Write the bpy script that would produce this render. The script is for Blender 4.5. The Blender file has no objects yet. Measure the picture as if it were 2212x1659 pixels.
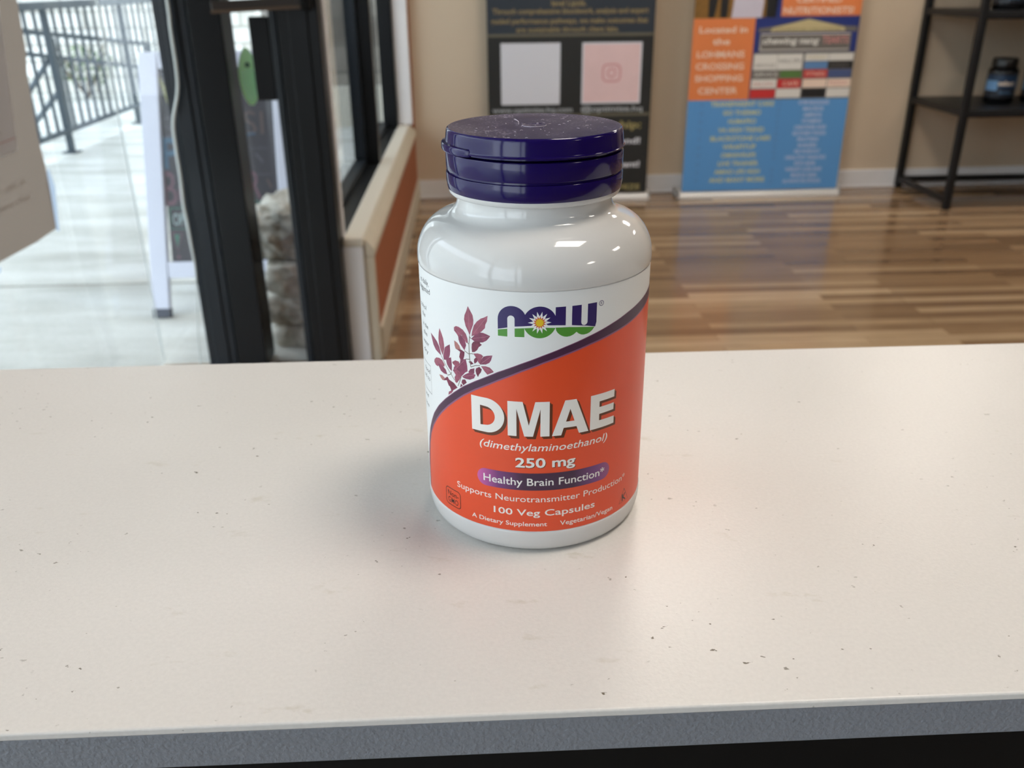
import bpy, bmesh, math, random
from mathutils import Vector, Matrix
from mathutils.geometry import tessellate_polygon

sc = bpy.context.scene
C = sc.collection
random.seed(7)

# ------------------------------------------------------------------ camera, world, exposure
F_PX = 1905.3
CAM_PITCH, CAM_YAW, CAM_ROLL = 0.4286, 0.04067, -0.0102
CAM_POS = Vector((-0.01616, -0.23705, 1.0462))
fw = Vector((math.sin(CAM_YAW) * math.cos(CAM_PITCH), math.cos(CAM_YAW) * math.cos(CAM_PITCH), -math.sin(CAM_PITCH)))
rt = fw.cross(Vector((0, 0, 1))).normalized()
up = rt.cross(fw)
cr, sr = math.cos(CAM_ROLL), math.sin(CAM_ROLL)
rt2 = rt * cr + up * sr
up2 = up * cr - rt * sr
cam_data = bpy.data.cameras.new('camera')
cam = bpy.data.objects.new('camera', cam_data)
C.objects.link(cam)
m = Matrix((rt2, up2, -fw)).transposed().to_4x4()
m.translation = CAM_POS
cam.matrix_world = m
cam_data.sensor_width = 36
cam_data.sensor_fit = 'HORIZONTAL'
cam_data.lens = F_PX / 2212 * 36
cam_data.clip_start = 0.01
cam_data.clip_end = 200
cam_data.dof.use_dof = True
cam_data.dof.focus_distance = 0.222
cam_data.dof.aperture_fstop = 24.0
sc.camera = cam

world = bpy.data.worlds.new('overcast_sky')
sc.world = world
world.use_nodes = True
wn = world.node_tree.nodes
wl = world.node_tree.links
bg = wn['Background']
tc = wn.new('ShaderNodeTexCoord')
sep = wn.new('ShaderNodeSeparateXYZ')
rmp = wn.new('ShaderNodeValToRGB')
rmp.color_ramp.elements[0].position = 0.0
rmp.color_ramp.elements[0].color = (0.86, 0.94, 1.0, 1)
rmp.color_ramp.elements[1].position = 0.8
rmp.color_ramp.elements[1].color = (0.72, 0.86, 1.0, 1)
wl.new(tc.outputs['Generated'], sep.inputs[0])
wl.new(sep.outputs['Z'], rmp.inputs[0])
wl.new(rmp.outputs[0], bg.inputs['Color'])
bg.inputs['Strength'].default_value = SKY = 5.2

sc.view_settings.view_transform = 'Standard'
sc.view_settings.look = 'None'
sc.view_settings.gamma = 1
sc.view_settings.exposure = 0.0
sc.view_settings.use_curve_mapping = False
sc.cycles.max_bounces = 10
sc.cycles.transparent_max_bounces = 16
sc.cycles.caustics_reflective = False
sc.cycles.caustics_refractive = False
sc.cycles.sample_clamp_indirect = 4

PANEL_LIGHT = 22.5      # strength of the ceiling panels
WARM = (1.0, 0.905, 0.80)

# ------------------------------------------------------------------ materials
def lin(r, g=None, b=None):
    if g is None: r, g, b = r
    f = lambda c: (c / 255) / 12.92 if c / 255 <= 0.04045 else ((c / 255 + 0.055) / 1.055) ** 2.4
    return (f(r), f(g), f(b), 1)

def mat(name, col, rough=0.5, metal=0.0, spec=0.5, coat=0.0, noise=0.0, nscale=20.0, bump=0.0, bscale=200.0, bdist=0.001, sub=0.0):
    mt = bpy.data.materials.new(name)
    mt.use_nodes = True
    nt = mt.node_tree
    b = nt.nodes['Principled BSDF']
    b.inputs['Base Color'].default_value = col
    b.inputs['Roughness'].default_value = rough
    b.inputs['Metallic'].default_value = metal
    b.inputs['Specular IOR Level'].default_value = spec
    b.inputs['Coat Weight'].default_value = coat
    b.inputs['Coat Roughness'].default_value = 0.04
    if sub:
        b.inputs['Subsurface Weight'].default_value = sub
        b.inputs['Subsurface Radius'].default_value = (0.004, 0.004, 0.004)
        b.inputs['Subsurface Scale'].default_value = 1.0
    t = nt.nodes.new('ShaderNodeTexCoord')
    if noise:
        n = nt.nodes.new('ShaderNodeTexNoise'); n.inputs['Scale'].default_value = nscale; n.inputs['Detail'].default_value = 5
        nt.links.new(t.outputs['Object'], n.inputs['Vector'])
        mx = nt.nodes.new('ShaderNodeMix'); mx.data_type = 'RGBA'
        mx.inputs['A'].default_value = tuple(c * (1 - noise) for c in col[:3]) + (1,)
        mx.inputs['B'].default_value = tuple(min(1, c * (1 + noise)) for c in col[:3]) + (1,)
        nt.links.new(n.outputs['Fac'], mx.inputs['Factor'])
        nt.links.new(mx.outputs['Result'], b.inputs['Base Color'])
    if bump:
        n = nt.nodes.new('ShaderNodeTexNoise'); n.inputs['Scale'].default_value = bscale; n.inputs['Detail'].default_value = 4
        nt.links.new(t.outputs['Object'], n.inputs['Vector'])
        bp = nt.nodes.new('ShaderNodeBump'); bp.inputs['Strength'].default_value = bump; bp.inputs['Distance'].default_value = bdist
        nt.links.new(n.outputs['Fac'], bp.inputs['Height'])
        nt.links.new(bp.outputs['Normal'], b.inputs['Normal'])
    return mt

def ramp(nt, fac, stops, interp='LINEAR'):
    r = nt.nodes.new('ShaderNodeValToRGB')
    r.color_ramp.interpolation = interp
    e = r.color_ramp.elements
    e[0].position, e[0].color = stops[0]
    e[1].position, e[1].color = stops[-1]
    for p, c in stops[1:-1]:
        k = e.new(p); k.color = c
    nt.links.new(fac, r.inputs[0])
    return r.outputs[0]

def mixc(nt, fac, a, b, mode='MIX'):
    x = nt.nodes.new('ShaderNodeMix'); x.data_type = 'RGBA'; x.blend_type = mode
    for s, v in (('Factor', fac), ('A', a), ('B', b)):
        if hasattr(v, 'is_output'): nt.links.new(v, x.inputs[s])
        else: x.inputs[s].default_value = v
    return x.outputs['Result']

def noise_node(nt, scale, detail=4, vec=None, rough=0.5):
    n = nt.nodes.new('ShaderNodeTexNoise')
    n.inputs['Scale'].default_value = scale; n.inputs['Detail'].default_value = detail; n.inputs['Roughness'].default_value = rough
    if vec is None:
        t = nt.nodes.new('ShaderNodeTexCoord'); vec = t.outputs['Object']
    nt.links.new(vec, n.inputs['Vector'])
    return n.outputs['Fac']

def mapping(nt, scale, rot=(0, 0, 0), loc=(0, 0, 0)):
    t = nt.nodes.new('ShaderNodeTexCoord'); mp = nt.nodes.new('ShaderNodeMapping')
    mp.inputs['Scale'].default_value = scale; mp.inputs['Rotation'].default_value = rot; mp.inputs['Location'].default_value = loc
    nt.links.new(t.outputs['Object'], mp.inputs['Vector'])
    return mp.outputs['Vector']

def make_glass():
    mt = bpy.data.materials.new('window_glass'); mt.use_nodes = True
    nt = mt.node_tree; nt.nodes.clear()
    o = nt.nodes.new('ShaderNodeOutputMaterial'); mx = nt.nodes.new('ShaderNodeMixShader')
    tr = nt.nodes.new('ShaderNodeBsdfTransparent'); gl = nt.nodes.new('ShaderNodeBsdfGlossy'); lw = nt.nodes.new('ShaderNodeLayerWeight'); pw = nt.nodes.new('ShaderNodeMath'); pw.operation = 'POWER'; pw.inputs[1].default_value = 5
    ma = nt.nodes.new('ShaderNodeMath'); ma.operation = 'MULTIPLY_ADD'; ma.inputs[1].default_value = 0.8; ma.inputs[2].default_value = 0.035
    nt.links.new(lw.outputs['Facing'], pw.inputs[0]); nt.links.new(pw.outputs[0], ma.inputs[0])
    tr.inputs[0].default_value = (0.955, 0.965, 0.975, 1)
    gl.inputs['Roughness'].default_value = 0.02
    nt.links.new(ma.outputs[0], mx.inputs[0]); nt.links.new(tr.outputs[0], mx.inputs[1]); nt.links.new(gl.outputs[0], mx.inputs[2])
    nt.links.new(mx.outputs[0], o.inputs[0])
    return mt

def emission(name, col, s):
    mt = bpy.data.materials.new(name); mt.use_nodes = True
    nt = mt.node_tree; nt.nodes.clear()
    o = nt.nodes.new('ShaderNodeOutputMaterial'); e = nt.nodes.new('ShaderNodeEmission')
    e.inputs[0].default_value = (*col, 1); e.inputs[1].default_value = s
    nt.links.new(e.outputs[0], o.inputs[0])
    return mt

M = {}
M['glass'] = make_glass()
M['panel'] = emission('lit_diffuser', WARM, PANEL_LIGHT)
M['plastic_white'] = mat('glossy_white_plastic', lin(204, 203, 201), rough=0.07, spec=0.5)
M['cap'] = mat('purple_plastic', lin(24, 11, 74), rough=0.11, spec=0.36)
M['black_metal'] = mat('black_anodised_frame', (0.0055, 0.0065, 0.0075, 1), rough=0.36, spec=0.28)
M['slate_metal'] = mat('dark_bluish_frame', (0.010, 0.014, 0.019, 1), rough=0.36, spec=0.4)
M['shelf_metal'] = mat('black_powder_coat', (0.006, 0.0065, 0.008, 1), rough=0.42, spec=0.4)
M['silver'] = mat('brushed_aluminium', (0.78, 0.76, 0.73, 1), rough=0.3, metal=0.25)
M['white_trim'] = mat('white_painted_trim', lin(228, 228, 230), rough=0.4, noise=0.04, nscale=9)
M['cream_trim'] = mat('cream_painted_trim', lin(198, 188, 168), rough=0.45, noise=0.05, nscale=9)
M['orange_wall'] = mat('orange_wall_paint', lin(158, 90, 54), rough=0.75, noise=0.06, nscale=4, bump=0.15, bscale=300)
M['ceiling'] = mat('ceiling_tile', lin(122, 118, 112), rough=0.9, noise=0.03, nscale=6)
M['black'] = mat('near_black_laminate', (0.002, 0.002, 0.002, 1), rough=0.7, spec=0.2)
M['rail'] = mat('dark_green_grey_railing', lin(58, 70, 78), rough=0.5)
M['sign_white'] = mat('white_sign_frame', lin(205, 208, 222), rough=0.5, noise=0.03, nscale=12)
M['chalk_board'] = mat('chalkboard_hazed', lin(72, 70, 75), rough=0.8, noise=0.15, nscale=10)  # board lightened to grey to paint in bright haze from the glass
M['sign_foot'] = mat('grey_rubber_foot', lin(70, 74, 86), rough=0.7)
M['cord'] = mat('white_cord', lin(214, 222, 220), rough=0.4)
def thin_mat(name, rgb, tr=0.5):
    mt = bpy.data.materials.new(name); mt.use_nodes = True
    nt = mt.node_tree; nt.nodes.clear()
    o = nt.nodes.new('ShaderNodeOutputMaterial'); mx = nt.nodes.new('ShaderNodeMixShader'); mx.inputs[0].default_value = tr
    d = nt.nodes.new('ShaderNodeBsdfDiffuse'); t = nt.nodes.new('ShaderNodeBsdfTranslucent')
    d.inputs[0].default_value = lin(*rgb); t.inputs[0].default_value = lin(*rgb)
    nt.links.new(d.outputs[0], mx.inputs[1]); nt.links.new(t.outputs[0], mx.inputs[2]); nt.links.new(mx.outputs[0], o.inputs[0])
    return mt
M['leaf_green'] = thin_mat('leaf_sticker_green', (200, 250, 190), .7)
M['leaf_mint'] = thin_mat('leaf_sticker_mint', (228, 255, 244), .7)
M['leaf_dark'] = mat('leaf_sticker_dark', lin(60, 105, 85), rough=0.4)

def wall_mat(name, col):
    mt = mat(name, col, rough=0.85, bump=0.2, bscale=260, bdist=0.0008)
    nt = mt.node_tree; b = nt.nodes['Principled BSDF']
    f = noise_node(nt, 1.3, 3)
    c = mixc(nt, f, tuple(x * 0.93 for x in col[:3]) + (1,), tuple(min(1, x * 1.07) for x in col[:3]) + (1,))
    nt.links.new(c, b.inputs['Base Color'])
    return mt
M['dim_wall'] = wall_mat('muted_wall_paint', lin(112, 102, 92))
M['tan_wall'] = wall_mat('tan_wall_paint', lin(208, 190, 166))

def floor_mat():
    mt = bpy.data.materials.new('wood_plank_floor'); mt.use_nodes = True
    nt = mt.node_tree; b = nt.nodes['Principled BSDF']
    v = mapping(nt, (1, 1, 1))
    br = nt.nodes.new('ShaderNodeTexBrick')
    br.offset = 0.37; br.inputs['Scale'].default_value = 1.0
    br.inputs['Brick Width'].default_value = 0.75; br.inputs['Row Height'].default_value = 0.052
    br.inputs['Mortar Size'].default_value = 0.0012; br.inputs['Bias'].default_value = 0.0
    br.inputs['Color1'].default_value = (0, 0, 0, 1); br.inputs['Color2'].default_value = (1, 1, 1, 1)
    br.inputs['Mortar'].default_value = (0.3, 0.3, 0.3, 1)
    nt.links.new(v, br.inputs['Vector'])
    tone = ramp(nt, br.outputs['Color'], [(0.0, lin(108, 84, 62)), (0.35, lin(128, 102, 76)), (0.65, lin(142, 115, 87)), (0.88, lin(162, 136, 106)), (1.0, lin(178, 152, 122))])
    v2 = mapping(nt, (3, 45, 1))
    g = noise_node(nt, 1.6, 6, v2, 0.6)
    grain = ramp(nt, g, [(0.3, (0.80, 0.78, 0.75, 1)), (0.5, (0.98, 0.98, 0.98, 1)), (0.72, (1.16, 1.14, 1.1, 1))])
    col = mixc(nt, 1.0, tone, grain, 'MULTIPLY')
    nt.links.new(col, b.inputs['Base Color'])
    b.inputs['Roughness'].default_value = 0.15
    b.inputs['Specular IOR Level'].default_value = 0.5
    return mt
M['floor'] = floor_mat()

def concrete_mat():
    mt = bpy.data.materials.new('pale_concrete'); mt.use_nodes = True
    nt = mt.node_tree; b = nt.nodes['Principled BSDF']
    v = mapping(nt, (0.8, 3.2, 1))
    a = ramp(nt, noise_node(nt, 1.5, 7, v, 0.62), [(0.3, lin(176, 173, 163)), (0.5, lin(204, 203, 195)), (0.7, lin(224, 224, 218))])
    s = ramp(nt, noise_node(nt, 60, 3), [(0.25, (0.86, 0.86, 0.86, 1)), (0.5, (1, 1, 1, 1))])
    nt.links.new(mixc(nt, 1.0, a, s, 'MULTIPLY'), b.inputs['Base Color'])
    b.inputs['Roughness'].default_value = 0.85
    return mt
M['concrete'] = concrete_mat()

def stone_mat(name, c0, c1, c2, scale=9, bump=0.8):
    mt = bpy.data.materials.new(name); mt.use_nodes = True
    nt = mt.node_tree; b = nt.nodes['Principled BSDF']
    n = noise_node(nt, scale, 8, None, 0.65)
    nt.links.new(ramp(nt, n, [(0.3, c0), (0.5, c1), (0.68, c2)]), b.inputs['Base Color'])
    b.inputs['Roughness'].default_value = 0.9
    bp = nt.nodes.new('ShaderNodeBump'); bp.inputs['Strength'].default_value = bump; bp.inputs['Distance'].default_value = 0.01
    nt.links.new(noise_node(nt, scale * 3, 6), bp.inputs['Height'])
    nt.links.new(bp.outputs['Normal'], b.inputs['Normal'])
    return mt
M['stone'] = stone_mat('rough_limestone', lin(150, 145, 132), lin(206, 202, 190), lin(230, 227, 217), 22, 0.9)

def masonry_mat(name, dark, mid, light, mortar, w=0.4, h=0.16):
    mt = bpy.data.materials.new(name); mt.use_nodes = True
    nt = mt.node_tree; b = nt.nodes['Principled BSDF']
    t = nt.nodes.new('ShaderNodeTexCoord'); sp = nt.nodes.new('ShaderNodeSeparateXYZ'); cb = nt.nodes.new('ShaderNodeCombineXYZ')
    ad = nt.nodes.new('ShaderNodeMath'); ad.operation = 'ADD'
    nt.links.new(t.outputs['Object'], sp.inputs[0])
    nt.links.new(sp.outputs['X'], ad.inputs[0]); nt.links.new(sp.outputs['Y'], ad.inputs[1])
    nt.links.new(ad.outputs[0], cb.inputs['X']); nt.links.new(sp.outputs['Z'], cb.inputs['Y'])
    br = nt.nodes.new('ShaderNodeTexBrick')
    br.inputs['Scale'].default_value = 1; br.inputs['Brick Width'].default_value = w; br.inputs['Row Height'].default_value = h
    br.inputs['Mortar Size'].default_value = 0.014
    br.inputs['Color1'].default_value = (0, 0, 0, 1); br.inputs['Color2'].default_value = (1, 1, 1, 1); br.inputs['Mortar'].default_value = (0.5, 0.5, 0.5, 1)
    nt.links.new(cb.outputs[0], br.inputs['Vector'])
    c = ramp(nt, br.outputs['Color'], [(0, dark), (0.5, mid), (1, light)])
    c = mixc(nt, br.outputs['Fac'], c, mortar)
    c2 = mixc(nt, 1.0, c, ramp(nt, noise_node(nt, 7, 6), [(0.3, (0.82, 0.82, 0.82, 1)), (0.7, (1.1, 1.1, 1.1, 1))]), 'MULTIPLY')
    nt.links.new(c2, b.inputs['Base Color'])
    b.inputs['Roughness'].default_value = 0.9
    return mt
M['limestone_wall'] = masonry_mat('limestone_block_wall', lin(222, 218, 208), lin(236, 234, 226), lin(246, 244, 240), lin(190, 186, 176))
M['shaded_wall'] = masonry_mat('shade_grey_block_wall', lin(118, 112, 104), lin(140, 134, 126), lin(150, 145, 136), lin(120, 116, 108), 0.5, 0.2)  # greyer block colours paint in the shade on the nearer outdoor wall

def counter_mat():
    mt = bpy.data.materials.new('cream_laminate'); mt.use_nodes = True
    nt = mt.node_tree; b = nt.nodes['Principled BSDF']
    base = ramp(nt, noise_node(nt, 7, 4), [(0.3, lin(209, 205, 200)), (0.7, lin(217, 213, 209))])
    gr = ramp(nt, noise_node(nt, 900, 2), [(0.3, (0.965, 0.965, 0.965, 1)), (0.7, (1.02, 1.02, 1.02, 1))])
    c = mixc(nt, 1.0, base, gr, 'MULTIPLY')
    # small dark specks gathered in patches
    sp = ramp(nt, noise_node(nt, 330, 3, mapping(nt, (1, 1.5, 1), (0, 0, 0.5)), 0.5), [(0.69, (0, 0, 0, 1)), (0.725, (1, 1, 1, 1))])
    pt = ramp(nt, noise_node(nt, 32, 2), [(0.47, (0, 0, 0, 1)), (0.60, (1, 1, 1, 1))])
    f = mixc(nt, 1.0, sp, pt, 'MULTIPLY')
    c = mixc(nt, f, c, lin(96, 86, 70))
    # faint yellowish smears
    sm = ramp(nt, noise_node(nt, 75, 5, mapping(nt, (0.8, 1.6, 1), (0, 0, 0.4)), 0.6), [(0.66, (0, 0, 0, 1)), (0.78, (0.42, 0.42, 0.42, 1))])
    c = mixc(nt, sm, c, lin(168, 158, 132))
    nt.links.new(c, b.inputs['Base Color'])
    b.inputs['Roughness'].default_value = 0.34
    b.inputs['Specular IOR Level'].default_value = 0.45
    bp = nt.nodes.new('ShaderNodeBump'); bp.inputs['Strength'].default_value = 0.35; bp.inputs['Distance'].default_value = 0.00012
    nt.links.new(noise_node(nt, 1300, 2), bp.inputs['Height'])
    nt.links.new(bp.outputs['Normal'], b.inputs['Normal'])
    return mt
M['counter'] = counter_mat()
M['edge_grey'] = mat('grey_textured_edge', lin(124, 127, 134), rough=0.5, noise=0.04, nscale=60, bump=0.9, bscale=900, bdist=0.0004)

def flat(name, rgb, rough=0.5, noise=0.0, nscale=300):
    k = 'f_' + name
    if k not in M: M[k] = mat(name, lin(*rgb), rough=rough, noise=noise, nscale=nscale)
    return M[k]

def cap_top_mat():
    mt = bpy.data.materials.new('dusty_purple_plastic'); mt.use_nodes = True
    nt = mt.node_tree; b = nt.nodes['Principled BSDF']
    s1 = ramp(nt, noise_node(nt, 1500, 3, mapping(nt, (1, 1, 1)), 0.6), [(0.53, (0, 0, 0, 1)), (0.64, (0.9, 0.9, 0.9, 1))])
    s2 = ramp(nt, noise_node(nt, 120, 4), [(0.42, (0.1, 0.1, 0.1, 1)), (0.65, (1, 1, 1, 1))])
    f = mixc(nt, 1.0, s1, s2, 'MULTIPLY')
    c = mixc(nt, f, lin(33, 22, 64), lin(172, 162, 182))
    nt.links.new(c, b.inputs['Base Color'])
    b.inputs['Specular IOR Level'].default_value = 0.38
    b.inputs['Roughness'].default_value = 0.30
    return mt
M['cap_top'] = cap_top_mat()

def pill_mat():
    mt = bpy.data.materials.new('violet_pill_print'); mt.use_nodes = True
    nt = mt.node_tree; b = nt.nodes['Principled BSDF']
    uv = nt.nodes.new('ShaderNodeUVMap'); sp = nt.nodes.new('ShaderNodeSeparateXYZ')
    nt.links.new(uv.outputs[0], sp.inputs[0])
    mr = nt.nodes.new('ShaderNodeMapRange'); mr.inputs['From Min'].default_value = -16.1; mr.inputs['From Max'].default_value = 22.7
    nt.links.new(sp.outputs['X'], mr.inputs['Value'])
    c = ramp(nt, mr.outputs[0], [(0, lin(196, 92, 160)), (0.16, lin(112, 56, 112)), (0.34, lin(62, 34, 62)), (0.7, lin(62, 34, 62)), (0.88, lin(112, 60, 118)), (1.0, lin(150, 78, 122))])
    nt.links.new(c, b.inputs['Base Color']); b.inputs['Roughness'].default_value = 0.35
    return mt

# ------------------------------------------------------------------ mesh helpers
class MB:
    """collects geometry (world coordinates) and becomes one mesh object"""
    def __init__(s): s.v = []; s.f = []; s.mi = []; s.uv = {}
    def add(s, vs, fs, mi=0):
        o = len(s.v); s.v += [tuple(p) for p in vs]
        for f in fs: s.f.append(tuple(i + o for i in f)); s.mi.append(mi)
        return o
    def box(s, x0, x1, y0, y1, z0, z1, mi=0, rot=0.0, piv=(0, 0)):
        vs = [(x, y, z) for z in (z0, z1) for y in (y0, y1) for x in (x0, x1)]
        if rot:
            c, q = math.cos(rot), math.sin(rot)
            vs = [(piv[0] + (x - piv[0]) * c - (y - piv[1]) * q, piv[1] + (x - piv[0]) * q + (y - piv[1]) * c, z) for x, y, z in vs]
        s.add(vs, [(0, 2, 3, 1), (4, 5, 7, 6), (0, 1, 5, 4), (2, 6, 7, 3), (0, 4, 6, 2), (1, 3, 7, 5)], mi)
        return s
    def hexa(s, a, b, mi=0):
        """8-corner solid from two quads a and b"""
        s.add(list(a) + list(b), [(3, 2, 1, 0), (4, 5, 6, 7), (0, 1, 5, 4), (1, 2, 6, 5), (2, 3, 7, 6), (3, 0, 4, 7)], mi)
        return s
    def bar(s, p, q, w, h, upv=(0, 0, 1), mi=0):
        p, q = Vector(p), Vector(q); d = (q - p).normalized(); u = Vector(upv)
        a = d.cross(u).normalized(); b = a.cross(d)
        cs = [(-w / 2, -h / 2), (w / 2, -h / 2), (w / 2, h / 2), (-w / 2, h / 2)]
        s.hexa([p + a * i + b * j for i, j in cs], [q + a * i + b * j for i, j in cs], mi)
        return s
    def tube(s, pts, r, n=10, mi=0, caps=True):
        pts = [Vector(p) for p in pts]; rings = []
        prev = None
        for i, p in enumerate(pts):
            d = (pts[min(i + 1, len(pts) - 1)] - pts[max(i - 1, 0)]).normalized()
            a = prev if prev is not None else (Vector((0, 0, 1)) if abs(d.z) < 0.9 else Vector((1, 0, 0)))
            a = (a - d * a.dot(d)).normalized(); prev = a; b = d.cross(a)
            rr = r[i] if isinstance(r, (list, tuple)) else r
            rings.append([p + (a * math.cos(t) + b * math.sin(t)) * rr for t in [2 * math.pi * k / n for k in range(n)]])
        vs = [v for R in rings for v in R]; fs = []
        for i in range(len(rings) - 1):
            for k in range(n):
                fs.append((i * n + k, i * n + (k + 1) % n, (i + 1) * n + (k + 1) % n, (i + 1) * n + k))
        if caps: fs.append(tuple(range(n - 1, -1, -1))); fs.append(tuple(range((len(rings) - 1) * n, len(rings) * n)))
        s.add(vs, fs, mi)
        return s
    def lathe(s, prof, cx, cy, z0, n=128, mi=0, a0=0.0, a1=2 * math.pi, cap_top=False, cap_bot=False):
        full = abs(a1 - a0 - 2 * math.pi) < 1e-6; m_ = n if full else n + 1
        vs = [(cx + r * math.cos(a0 + (a1 - a0) * k / n), cy + r * math.sin(a0 + (a1 - a0) * k / n), z0 + z) for r, z in prof for k in range(m_)]
        fs = []
        for i in range(len(prof) - 1):
            for k in range(n):
                k2 = (k + 1) % m_
                fs.append((i * m_ + k, i * m_ + k2, (i + 1) * m_ + k2, (i + 1) * m_ + k))
        if cap_bot: fs.append(tuple(range(m_ - 1, -1, -1)))
        if cap_top: fs.append(tuple(range((len(prof) - 1) * m_, len(prof) * m_)))
        s.add(vs, fs, mi)
        return s
    def build(s, name, mats, parent=None, smooth=False, bevel=0.0, seg=2, auto=None):
        me = bpy.data.meshes.new(name)
        org = Vector((0, 0, 0))
        p = parent
        while p is not None: org += p.location; p = p.parent
        me.from_pydata([tuple(Vector(v) - org) for v in s.v], [], s.f)
        if not isinstance(mats, (list, tuple)): mats = [mats]
        for mm in mats: me.materials.append(mm)
        for pl, k in zip(me.polygons, s.mi): pl.material_index = k; pl.use_smooth = smooth
        me.update()
        o = bpy.data.objects.new(name, me); C.objects.link(o)
        if parent is not None: o.parent = parent
        if bevel:
            b = o.modifiers.new('bevel', 'BEVEL'); b.width = bevel; b.segments = seg; b.limit_method = 'ANGLE'; b.angle_limit = math.radians(40)
        if auto is not None: me.shade_smooth() if hasattr(me, 'shade_smooth') else None
        if auto is not None and hasattr(me, 'set_sharp_from_angle'): me.set_sharp_from_angle(angle=math.radians(auto))
        return o

def thing(name, label, cat, loc=(0, 0, 0), group=None):
    o = bpy.data.objects.new(name, None); C.objects.link(o)
    o.location = loc; o.empty_display_size = 0.05
    o['label'] = label; o['category'] = cat
    if group: o['group'] = group
    return o
def tag(o, label, cat, group=None):
    o['label'] = label; o['category'] = cat
    if group: o['group'] = group
    return o
def struct(o):
    o['kind'] = 'structure'; return o
def sthing(name, loc=(0, 0, 0)):
    o = bpy.data.objects.new(name, None); C.objects.link(o); o.location = loc; o['kind'] = 'structure'; return o

# ------------------------------------------------------------------ lettering
_cap = {}
def text_tris(s, bold=0.0, shear=0.0, spacing=1.0, res=3):
    cu = bpy.data.curves.new('t', 'FONT'); cu.body = s; cu.size = 1.0; cu.offset = bold; cu.shear = shear
    cu.space_character = spacing; cu.resolution_u = res; cu.dimensions = '2D'; cu.fill_mode = 'BOTH'
    o = bpy.data.objects.new('t', cu); C.objects.link(o)
    bpy.context.view_layer.update()
    dg = bpy.context.evaluated_depsgraph_get()
    ev = o.evaluated_get(dg); me = ev.to_mesh()
    vs = [(v.co.x, v.co.y) for v in me.vertices]; fs = [tuple(p.vertices) for p in me.polygons]
    ev.to_mesh_clear(); bpy.data.objects.remove(o); bpy.data.curves.remove(cu)
    return vs, fs
def cap_h(bold=0.0):
    if bold not in _cap:
        v, _ = text_tris('H', bold); _cap[bold] = (min(y for _, y in v), max(y for _, y in v))
    return _cap[bold]
def text_box(s, x0, x1, z0, z1, bold=0.0, shear=0.0, spacing=1.0, res=3):
    """letters stretched so the string spans x0..x1 and a capital spans z0..z1"""
    v, f = text_tris(s, bold, shear, spacing, res)
    if not v: return [], []
    a, b = min(p[0] for p in v), max(p[0] for p in v)
    c, d = cap_h(bold)
    return [(x0 + (x - a) * (x1 - x0) / (b - a), z0 + (y - c) * (z1 - z0) / (d - c)) for x, y in v], f
def poly_tris(pts, holes=()):
    loops = [[Vector((x, y, 0)) for x, y in pts]] + [[Vector((x, y, 0)) for x, y in h] for h in holes]
    flatp = [(p.x, p.y) for L in loops for p in L]
    return flatp, [tuple(t) for t in tessellate_polygon(loops)]
def arc(cx, cy, r, a0, a1, n=16, ry=None):
    ry = ry or r
    return [(cx + r * math.cos(math.radians(a0 + (a1 - a0) * k / n)), cy + ry * math.sin(math.radians(a0 + (a1 - a0) * k / n))) for k in range(n + 1)]
def rrect(x0, x1, y0, y1, r, n=6):
    return arc(x1 - r, y0 + r, r, -90, 0, n) + arc(x1 - r, y1 - r, r, 0, 90, n) + arc(x0 + r, y1 - r, r, 90, 180, n) + arc(x0 + r, y0 + r, r, 180, 270, n)
def rect(x0, x1, y0, y1): return [(x0, y0), (x1, y0), (x1, y1), (x0, y1)]
def stroke(pts, w):
    """thin ribbon polygon round an open polyline"""
    L, R = [], []
    for i, p in enumerate(pts):
        a = pts[max(i - 1, 0)]; b = pts[min(i + 1, len(pts) - 1)]
        dx, dy = b[0] - a[0], b[1] - a[1]; l = math.hypot(dx, dy) or 1
        nx, ny = -dy / l * w / 2, dx / l * w / 2
        L.append((p[0] + nx, p[1] + ny)); R.append((p[0] - nx, p[1] - ny))
    v = L + R; n = len(pts)
    return v, [(i, i + 1, n + i + 1, n + i) for i in range(n - 1)]

class Sheet:
    """printed surface: 2-D shapes in layers laid on a plane or wrapped round a cylinder"""
    def __init__(s): s.items = []; s.mats = []
    def mi(s, m_):
        if m_ not in s.mats: s.mats.append(m_)
        return s.mats.index(m_)
    def tris(s, vf, layer, m_): s.items.append((vf[0], vf[1], layer, s.mi(m_)))
    def poly(s, pts, layer, m_, holes=()): s.tris(poly_tris(pts, holes), layer, m_)
    def text(s, t, x0, x1, z0, z1, layer, m_, **k): s.tris(text_box(t, x0, x1, z0, z1, **k), layer, m_)
    def to_mb(s, fn):
        mb = MB()
        for v, f, l, k in s.items:
            mb.add([fn(x, z, l) for x, z in v], f, k)
        return mb

# ================================================================== THE SETTING
WB0, WBT = 4.46, 0.03          # back wall passes x=-0.3, y=WB0 and turns by WBT radians
def wall_y(x): return WB0 + (x + 0.3) * math.tan(WBT)

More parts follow.
